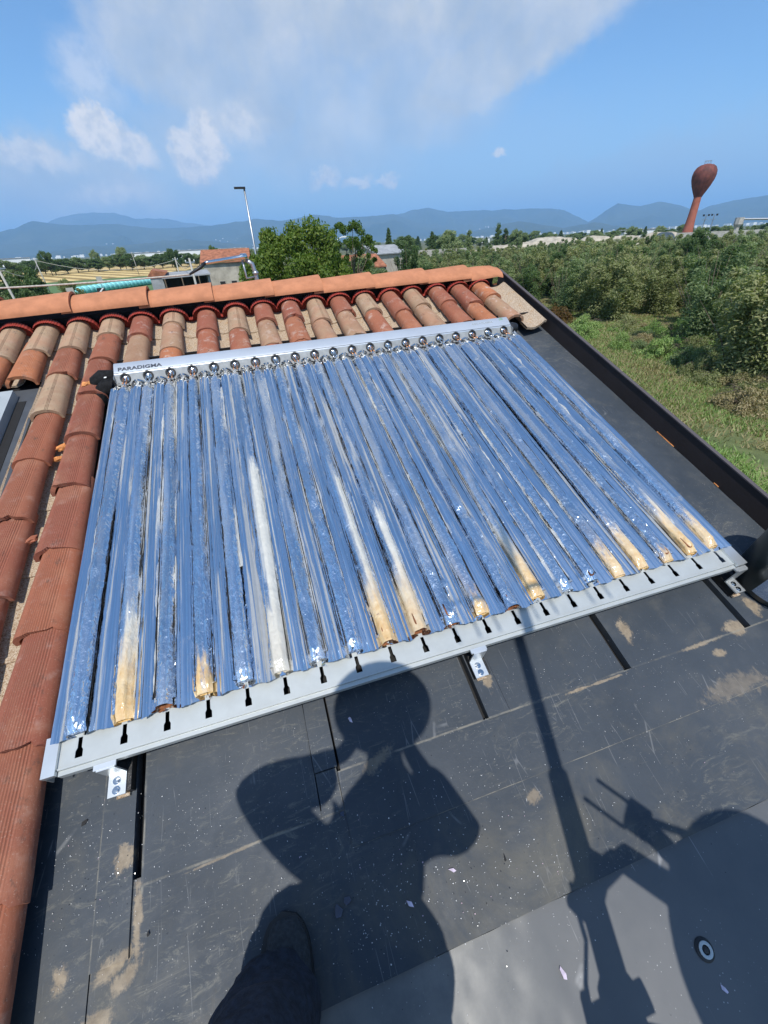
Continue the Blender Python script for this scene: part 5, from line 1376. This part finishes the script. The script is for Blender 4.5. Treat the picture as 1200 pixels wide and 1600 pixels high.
# ------------------------------------------------------------------ bucket at the right edge
bk = thing('bucket', 'dark bucket with a white paper label at the right edge of the roof', 'bucket', RM @ T(2.515, -1.965, ZR + .001))
MBK = WM[bk.name]
part('body', MB().lathe([(.0, .004), (.128, .004), (.135, .012), (.158, .27), (.166, .272), (.168, .29), (.160, .295), (.154, .285), (.132, .02), (.0, .015)], 44).mesh(smooth=True, sharp=50), M_BUCK, bk)
rows = []
for a in [R(186 + q * 4) for q in range(10)]:
    rows.append([((.1305 + .0245 * (z / .27) + .006) * math.cos(a), (.1305 + .0245 * (z / .27) + .006) * math.sin(a), z) for z in (.035, .085, .135)])
lb = part('label', MB().grid(rows).mesh(smooth=True), M_LABEL, bk)
rows = []
for a in [R(190 + q * 4) for q in range(7)]:
    rows.append([((.1365 + .0245 * (z / .27)) * math.cos(a), (.1365 + .0245 * (z / .27)) * math.sin(a), z) for z in (.15, .19)])
part('label', MB().grid(rows).mesh(smooth=True), simple('green_white_sticker', (.35, .5, .40), .6, var=.4, scale=60), bk)
part('wire_handle', MB().tube([(-.163, -.03, .275), (-.158, -.07, .21), (-.125, -.115, .13), (-.07, -.150, .10), (.0, -.165, .10)], .0028, 8).mesh(smooth=True), M_WHITEW, bk)

# ------------------------------------------------------------------ small things lying on the membrane
def flake(x, y, s_, rot, m_, lab, name='glass_splinter', el=2.2, tilt=.12, z=.0015, cat='splinter'):
    rr = random.Random(int(x * 1000) + int(y * 777)); n = rr.choice([3, 4, 5])
    pts_ = []
    for k in range(n):
        a = 2 * math.pi * (k + rr.uniform(-.25, .25)) / n; pts_.append((math.cos(a) * s_ * rr.uniform(.7, 1.1), math.sin(a) * s_ * el * rr.uniform(.7, 1.1)))
    me = MB().prism(pts_, 0, .0016).mesh()
    o = part(name, me, m_, None, RM @ T(x, y, ZR + z) @ RZ(rot) @ Matrix.Rotation(tilt, 4, 'Y')); return tag(o, lab, cat)
for a in ((.870 + .27 - .05, -2.655, .0065, .15, M_PURP, 'pinkish leaf shaped splinter on the pale lower sheet'),
          (.7365, -1.965, .0055, .3, M_PURP, 'pale pointed splinter on the raised strip inside the shadow'),
          (.905, -2.400, .0055, 1.2, M_PURP, 'pink splinter just right of the elbow shadow'),
          (1.447, -2.795, .0055, .5, M_PURP, 'small pale splinter below the round washer'),
          (.775, -2.425, .0060, .7, M_PURP, 'light splinter right of the shoe inside the shadow'),
          (1.052, -2.420, .0050, -.2, M_BLACK, 'black chip beside the pink splinter'),
          (-.024, -2.005, .0060, -1.0, M_BLACK, 'black pointed chip on the left sheet below the corner'),
          (.150, -2.285, .0035, -.2, M_BLACK, 'narrow black chip right of the left groove'),
          (.60, -2.385, .014, .2, M_GLASSB, 'bluish clear glass shard in the shadow above the shoe', 1.2),
          (.625, -2.372, .010, .9, M_GLASSB, 'smaller glass shard beside the bluish one in the shadow', 1.3),
          (.655, -2.195, .009, .4, M_GLASSB, 'star shaped glass shard below the lap joint', 1.1)):
    fl = flake(a[0], a[1], a[2], a[3], a[4], a[5], el=(a[6] if len(a) > 6 else 2.2), z=(-.0125 if a[1] < -2.536 else .0025))
rng = np.random.default_rng(4); Q = []
def scatter(n, cx, cy, sx, sy, smin, smax):
    for _ in range(n):
        x = cx + rng.normal() * sx; y = cy + rng.normal() * sy
        if not (-.14 < x < 2.72 and -2.9 < y < -1.93): continue
        s_ = rng.uniform(smin, smax); z = ZR + (-.0125 if y < -2.536 else (.0075 if .024 < x < .108 and y > -2.31 else .0020)); a = rng.uniform(0, 6.28)
        u = Vector((math.cos(a), math.sin(a), rng.uniform(-.3, .3))) * s_; v = Vector((-math.sin(a), math.cos(a), rng.uniform(-.3, .3))) * s_ * rng.uniform(.15, .8)
        c_ = Vector((x, y, z + s_ * .35)); Q.extend([c_ - u, c_ - v, c_ + u * rng.uniform(.5, 1), c_ + v])
scatter(420, .8, -2.38, .16, .11, .0006, .0024); scatter(260, 1.15, -2.40, .25, .10, .0006, .0022); scatter(240, .0, -2.12, .1, .12, .0006, .0020)
scatter(240, .3, -2.15, .2, .15, .0005, .0018); scatter(420, 1.5, -2.25, .5, .22, .0005, .0019); scatter(160, 1.5, -2.0, .5, .08, .0005, .0016)
me = npmesh('g', np.array([RM @ q for q in Q]), 4)
m_, g, p = mat('crushed_glass'); gi = g.new('ShaderNodeNewGeometry').outputs['Random Per Island']
g.l.new(g.ramp(gi, [(0, (.02, .02, .025)), (.22, (.5, .5, .5)), (.7, (.75, .75, .75)), (.95, (.6, .42, .5))], 'CONSTANT'), p.inputs['Base Color']); p.inputs['Roughness'].default_value = .12
tag(part('crushed_glass', me, m_, None), 'tiny glass crumbs scattered over the dark roof membrane', None, kind='stuff')
# round washer with screw on the lower sheet
wz = T(1.452, -2.728, ZR - .0135)
w_ = thing('washer', 'round black washer with a pale ring screwed to the lower sheet', 'washer', RM @ wz)
part('rubber_disc', MB().lathe([(.0, 0), (.022, 0), (.0235, .002), (.020, .005), (.0, .006)], 28).mesh(smooth=True, sharp=50), M_RUBBER, w_)
part('ring', MB().lathe([(.0135, .0056), (.0165, .0062), (.0165, .0085), (.0125, .0095), (.0095, .0085), (.0095, .0056)], 26).mesh(smooth=True, sharp=50), M_ALUP, w_)
part('screw_head', MB().lathe([(.0085, .006), (.0085, .0075), (.004, .0098), (.0, .010)], 16).mesh(smooth=True), M_RUBBER, w_)

# ------------------------------------------------------------------ the photographer
ps = thing('person', 'person in dark trousers and charcoal slip-on shoes standing on the roof holding a phone', 'person', RM @ T(.50, -2.55, ZR))
def skin(name, verts, edges, rad, m_, par, sub=2, root=0, smooth=True):
    me = bpy.data.meshes.new(name); me.from_pydata([RM @ Vector(v) for v in verts], edges, []); me.update()
    t_ = bpy.data.objects.new('tmp', me); COL.objects.link(t_)
    a = t_.modifiers.new('s', 'SKIN'); a.use_smooth_shade = True
    for i, r_ in enumerate(rad):
        d = me.skin_vertices[0].data[i]
        d.radius = r_ if isinstance(r_, (tuple, list)) else (r_, r_)
        d.use_root = (i == root)
    b = t_.modifiers.new('u', 'SUBSURF'); b.levels = sub; b.render_levels = sub
    bpy.context.view_layer.update()
    out = bpy.data.meshes.new_from_object(t_.evaluated_get(bpy.context.evaluated_depsgraph_get())); bpy.data.objects.remove(t_)
    out.materials.clear()
    return part(name, out, m_, par, I4)
J = dict(pel=(.50, -2.70, .76), waist=(.50, -2.70, .90), chest=(.51, -2.68, 1.10), neck0=(.61, -2.58, 1.27), neck=(.63, -2.50, 1.37), head=(.655, -2.385, 1.50), crown=(.665, -2.365, 1.57),
         sl=(.435, -2.63, 1.20), el=(.268, -2.345, 1.045), wl=(.57, -2.335, 1.20), hl=(.625, -2.305, 1.255), sr=(.765, -2.62, 1.20), er=(.845, -2.62, .94), wr=(.800, -2.345, 1.20), hr=(.765, -2.305, 1.255),
         hpl=(.455, -2.74, .72), knl=(.405, -2.575, .36), anl=(.450, -2.500, -.03), fl=(.455, -2.42, -.085), hpr=(.61, -2.76, .72), knr=(.645, -2.735, .33), anr=(.64, -2.82, -.05), fr=(.66, -2.72, -.09))
CI = RM.inverted() @ co.matrix_world
def cs(x, y, z): return tuple(CI @ Vector((x, y, z)))
J['hl'] = cs(-.085, -.085, .050); J['hr'] = cs(.050, -.085, .050); J['wl'] = cs(-.120, -.145, .085); J['wr'] = cs(.085, -.145, .085)
names = list(J); ix = {k: i for i, k in enumerate(names)}
E_ = [('pel', 'waist'), ('waist', 'chest'), ('chest', 'neck0'), ('neck0', 'neck'), ('neck', 'head'), ('head', 'crown'), ('neck0', 'sl'), ('sl', 'el'), ('el', 'wl'), ('wl', 'hl'), ('neck0', 'sr'), ('sr', 'er'), ('er', 'wr'), ('wr', 'hr'),
      ('pel', 'hpl'), ('hpl', 'knl'), ('knl', 'anl'), ('anl', 'fl'), ('pel', 'hpr'), ('hpr', 'knr'), ('knr', 'anr'), ('anr', 'fr')]
RAD = dict(pel=(.15, .11), waist=(.14, .10), chest=(.16, .11), neck0=(.085, .08), neck=.052, head=(.075, .09), crown=(.06, .07), sl=.062, el=.042, wl=.026, hl=(.030, .018), sr=.062, er=.042, wr=.026, hr=(.030, .018),
           hpl=.085, knl=.055, anl=.036, fl=(.036, .026), hpr=.085, knr=.055, anr=.036, fr=(.036, .026))
body = skin('body', [J[k] for k in names], [(ix[a], ix[b]) for a, b in E_], [RAD[k] for k in names], M_SKIN, ps)
sh_n = ['pel', 'waist', 'chest', 'neck0', 'sl', 'el', 'wl', 'sr', 'er', 'wr']
sv = [J[k] for k in sh_n]; sv[6] = cs(-.150, -.20, .12); sv[9] = cs(.105, -.20, .12)
si = {k: i for i, k in enumerate(sh_n)}
skin('shirt', sv, [(si[a], si[b]) for a, b in E_ if a in si and b in si], [(.205, .14), (.180, .125), (.165, .12), (.09, .09), .080, .066, .072, .082, .060, .072], M_SHIRT, ps)
# fingers closed on the edges of the phone
for s_, hx in ((-1, -.085), (1, .050)):
    for f in range(4):
        y_ = -.055 - .020 * f; L_ = (.9, 1, .95, .8)[f]
        skin('finger', [cs(hx, y_ - .01, .045), cs(hx + s_ * .012, y_, .026), cs(hx + s_ * .004, y_ + .002, .012), cs(hx - s_ * .014 * L_, y_ + .003, .0115)], [(0, 1), (1, 2), (2, 3)], [.0095, .0088, .008, .0068], M_SKIN, ps, 1)
    skin('thumb', [cs(hx, -.10, .052), cs(hx - s_ * .008, -.075, .042), cs(hx - s_ * .026, -.055, .024)], [(0, 1), (1, 2)], [.012, .0105, .008], M_SKIN, ps, 1)
# face, hair and a sun hat
hc = Vector(J['head']); HM = RM @ T(*hc) @ Matrix.Rotation(R(-18), 4, 'X')
part('nose', MB().lathe([(.0, .02), (.008, .01), (.013, -.012), (.0, -.02)], 10, M=T(0, .100, -.01)).mesh(smooth=True), M_SKIN, ps, HM)
for s_ in (-1, 1):
    part('eye', MB().lathe([(.0, .012), (.009, .008), (.012, 0), (.009, -.008), (0, -.012)], 12, M=T(s_ * .03, .083, .012)).mesh(smooth=True), M_WHITEW, ps, HM)
    part('ear', MB().lathe([(.0, .028), (.010, .02), (.013, 0), (.008, -.02), (0, -.028)], 10, M=T(s_ * .082, .0, .0)).mesh(smooth=True), M_SKIN, ps, HM)
part('mouth', MB().box(-.022, .022, .084, .090, -.052, -.046).mesh(), M_RUST, ps, HM)
part('hair', MB().lathe([(.092, -.03), (.098, .02), (.090, .07), (.05, .105), (.0, .112)], 20).mesh(smooth=True), M_HAIR, ps, HM @ Matrix.Diagonal((.95, 1.05, 1, 1)) @ T(0, -.012, 0))
part('sun_hat', MB().lathe([(.160, .030), (.150, .040), (.105, .055), (.100, .095), (.085, .130), (.0, .140)], 28).mesh(smooth=True), M_SHIRT, ps, HM)
# trousers with folds
def leg(axis, rads, seed, folds):
    rows = []; n = 44; K = 60; ax = [Vector(a) for a in axis]
    for j in range(K + 1):
        t = j / K * (len(ax) - 1); i = min(int(t), len(ax) - 2); f = t - i; f2 = f
        c_ = ax[i].lerp(ax[i + 1], f2); r0 = rads[i] + (rads[i + 1] - rads[i]) * f2
        row = []
        for k in range(n):
            a = 2 * math.pi * k / n; ca, sa = math.cos(a), math.sin(a)
            w = mnoise.noise(Vector((ca * 1.2 + seed, sa * 1.2, j * .13))) * .13 + (1 - abs(mnoise.noise(Vector((ca * .8 + seed, sa * .9, j * .16 + ca * 1.2))) * 2)) * .10 * folds
            low = .05 * math.sin(a * 2 + seed) * max(0, 1 - j / 10)
            rr_ = r0 * (1 + w + low)
            zz = -.012 * max(0, 1 - j / 6) * (sa < 0) + .012 * max(0, 1 - j / 8) * sa
            row.append(RM @ Vector((c_.x + ca * rr_, c_.y + sa * rr_ * 1.05, c_.z + zz)))
        rows.append(row)
    mb = MB(); mb.grid(rows, close=True)
    mb.grid([[RM @ (RM.inverted() @ v).lerp(Vector(axis[0]), .16) + Vector((0, 0, .02)) for v in rows[0]], rows[0]], close=True)
    return mb.mesh(smooth=True)
part('trouser_leg', leg([(.437, -2.487, -.045), (.425, -2.505, .08), (.412, -2.535, .22), (.402, -2.570, .36), (.435, -2.68, .56), (.47, -2.75, .78)], [.086, .086, .090, .098, .108, .13], 2, 1), M_NAVY, ps, I4)
part('trouser_leg', leg([(.640, -2.830, -.045), (.64, -2.80, .08), (.645, -2.77, .22), (.645, -2.745, .36), (.63, -2.75, .56), (.60, -2.75, .78)], [.082, .080, .085, .092, .108, .13], 5, 1), M_NAVY, ps, I4)
def shoe(M, side):
    """slip-on shoe: sole, upper with apron seam, dark opening"""
    L0 = .285
    def wid(t): return .053 * (1 - (abs(t - .66) / .66) ** 2.6 * .42) * min(1, (t + .02) / .12) ** .5 if t < .66 else .053 * max(0.0, 1 - ((t - .66) / .34) ** 2.4) ** .5
    rows = []; K = 30
    for j in range(K + 1):
        t = j / K; y = t * L0; w = max(wid(t), .0015); hh = float(np.interp(t, [0, .1, .35, .55, .75, .92, 1], [.060, .070, .072, .066, .048, .034, .012]))
        row = []
        for k in range(17):
            a = math.pi * k / 16; ca, sa = math.cos(a), math.sin(a)
            x = math.copysign(abs(ca) ** .75, ca) * w * (1 - .12 * sa); z = .018 + (sa ** .8) * (hh - .018)
            if .18 < t < .60 and abs(ca) < .55 * (1 - abs(t - .3) * 1.2): z -= .014                     # opening
            z += .0012 * mnoise.noise(Vector((x * 60, y * 60, side)))
            row.append((x + .004 * side * t, y, z))
        rows.append(row)
    up_ = MB().grid(rows).mesh(smooth=True)
    s1 = part('shoe', up_, M_SHOE, ps, M)
    pts_ = [(wid(j / 24) * 1.06 + .003, L0 * 1.015 * j / 24) for j in range(25)]
    out = [(x, y) for x, y in pts_] + [(-x, y) for x, y in reversed(pts_)]
    mb = MB(); mb.prism(out, .002, .020); part('sole', mb.mesh(), M_SOLE, s1, M)
    seam = [(math.cos(a) * .034, .155 + math.sin(a) * .070, .0) for a in [math.pi * q / 16 for q in range(17)]]
    def zt(x, y):
        t = y / L0; w = max(wid(t), .002); hh = float(np.interp(t, [0, .1, .35, .55, .75, .92, 1], [.060, .070, .072, .066, .048, .034, .012]))
        c_ = min(.98, abs(x) / w); return .018 + (math.sqrt(1 - c_ * c_) ** .8) * (hh - .018)
    part('seam', MB().tube([(x, y, zt(x, y) + .0005) for x, y, z in seam], .0016, 6).mesh(smooth=True), M_SHOE, s1, M)
    part('gusset', MB().tube([(-.030, .150, .060), (0, .158, .070), (.030, .150, .060)], .0022, 6).mesh(smooth=True), M_SOLE, s1, M)
shoe(RM @ T(.457, -2.632, ZR) @ RZ(R(-2)), 1)
shoe(RM @ T(.645, -2.905, ZR - .013) @ RZ(R(-8)), -1)
bg_ = part('shadow_pouch', MB().lathe([(.0, -.22), (.06, -.21), (.10, -.14), (.10, .05), (.07, .14), (.0, .16)], 16).mesh(smooth=True), M_NAVY, None, RM @ T(.385, -2.66, .86) @ Matrix.Rotation(R(18), 4, 'X'))  # unseen pouch, added to widen the cast shadow of the body
tag(bg_, 'dark pouch added out of view to fill out the shadow of the person', 'added pouch')
# the phone, lens at its upper corner
ph = bpy.data.objects.new('phone', MB().box(-.055, .018, -.135, .018, .004, .012).mesh()); ph.data.materials.append(M_RUBBER)
reg(ph, None, co.matrix_world.copy()); tag(ph, 'black phone held up in both hands at eye height', 'phone')

# ------------------------------------------------------------------ aerial mast with dish, standing behind the photographer
UP = (0.018, 0.308, 0.951)
Bs = Vector((1.105, -3.12, ZR - .013))
def mp(h, dx=0, dy=0): return Bs + Vector(UP) * h + Vector((dx, dy, 0))
ms = thing('aerial_mast', 'steel aerial mast with dish and yagi standing behind the photographer', 'aerial', RM @ T(*Bs))
def ap(name, mb, m_, sm=True): return part(name, mb.mesh(smooth=sm, sharp=40), m_, ms, RM)
ap('mast', MB().tube([mp(0), mp(.72), mp(.74), mp(1.5), mp(1.52), mp(3.2)], [.055, .050, .036, .032, .022, .018], 12), M_STEEL)
ap('base_plate', MB().box(Bs.x - .1, Bs.x + .1, Bs.y - .1, Bs.y + .1, Bs.z, Bs.z + .008), M_STEEL)
ap('clamp', MB().tube([mp(.68, -.075), mp(.68, .07)], .03, 8).tube([mp(.66, -.085), mp(.76, -.085)], .012, 6), M_STEEL)
ap('clamp', MB().tube([mp(1.02, -.04, -.02), mp(1.1, .05, .02)], .045, 8).tube([mp(1.12, .02), mp(1.10, .10, .02)], .010, 6), M_STEEL)
ap('coax_cable', MB().tube([mp(.0, -.1), mp(.3, -.11), mp(.55, -.09), mp(.75, -.07, .02), mp(.9, -.045), mp(1.1, -.05)], .006, 6), M_RUBBER)
ap('coax_cable', MB().tube([mp(.62, .03), mp(.58, .12, -.02), mp(.56, .2, -.06)], .007, 6), M_RUBBER)
ap('yagi_boom', MB().tube([mp(2.55, -.30, .02), mp(2.55, .35, -.02)], .010, 6), M_STEEL)
for k in range(9):
    ap('yagi_element', MB().tube([mp(2.55, -.28 + k * .075, .12), mp(2.55, -.28 + k * .075, -.12)], .004, 5), M_STEEL)
# dish facing the sun side
sloc = Vector((-0.11312, -0.24457, 0.96301))
Dc = Vector((1.638, -2.80, ZR)) + sloc * 1.30
nrm = (sloc + Vector((-.25, .35, -.35))).normalized()
q = nrm.to_track_quat('Z', 'Y').to_matrix().to_4x4(); DM = T(*Dc) @ q
pf = [(r_, .9 * r_ * r_) for r_ in (0, .06, .12, .18, .24, .275)]
ap('dish', MB().lathe(pf + [(.280, .068), (.275, .060)] + [(r_, .9 * r_ * r_ - .005) for r_ in (.24, .18, .12, .06, .001)], 40, M=DM), M_ALUP)
ap('dish_arm', MB().tube([mp(1.06, .02), mp(1.10, .12), Dc - Vector((.02, 0, .02))], [.03, .035, .045], 8), M_STEEL)
lnb = Vector((1.452, -2.445, ZR)) + sloc * 1.22
ap('feed_arm', MB().tube([Dc + DM.to_3x3() @ Vector((-.10, .22, .05)), lnb], .011, 6).tube([Dc, (Dc + lnb) * .5 + Vector((0, 0, -.03)), lnb], .03, 6), M_STEEL)
d_ = Vector((-.55, .75, 0))
ap('feed_head', MB().tube([lnb - d_ * .05, lnb + d_ * .015], .042, 10).tube([lnb + Vector((.03, 0, 0)), lnb + Vector((.03, 0, 0)) + d_ * .14], .006, 5).tube([lnb + Vector((-.04, -.02, 0)), lnb + Vector((-.04, -.02, 0)) + d_ * .13], .006, 5), M_RUBBER)

# ------------------------------------------------------------------ the air
hb = MB().box(-21000, 21000, -21000, 21000, -2, 960).mesh()
hm, g, p = mat('haze_air'); g.n.remove(p)
v = g.new('ShaderNodeVolumePrincipled'); v.inputs['Density'].default_value = 1.1e-4; v.inputs['Color'].default_value = (.34, .62, 1.0, 1); v.inputs['Anisotropy'].default_value = 0.0
g.l.new(v.outputs[0], g.n['Material Output'].inputs['Volume'])
tag(part('haze', hb, hm, None), 'pale summer haze over the plain', None, kind='stuff')
bpy.context.view_layer.update()
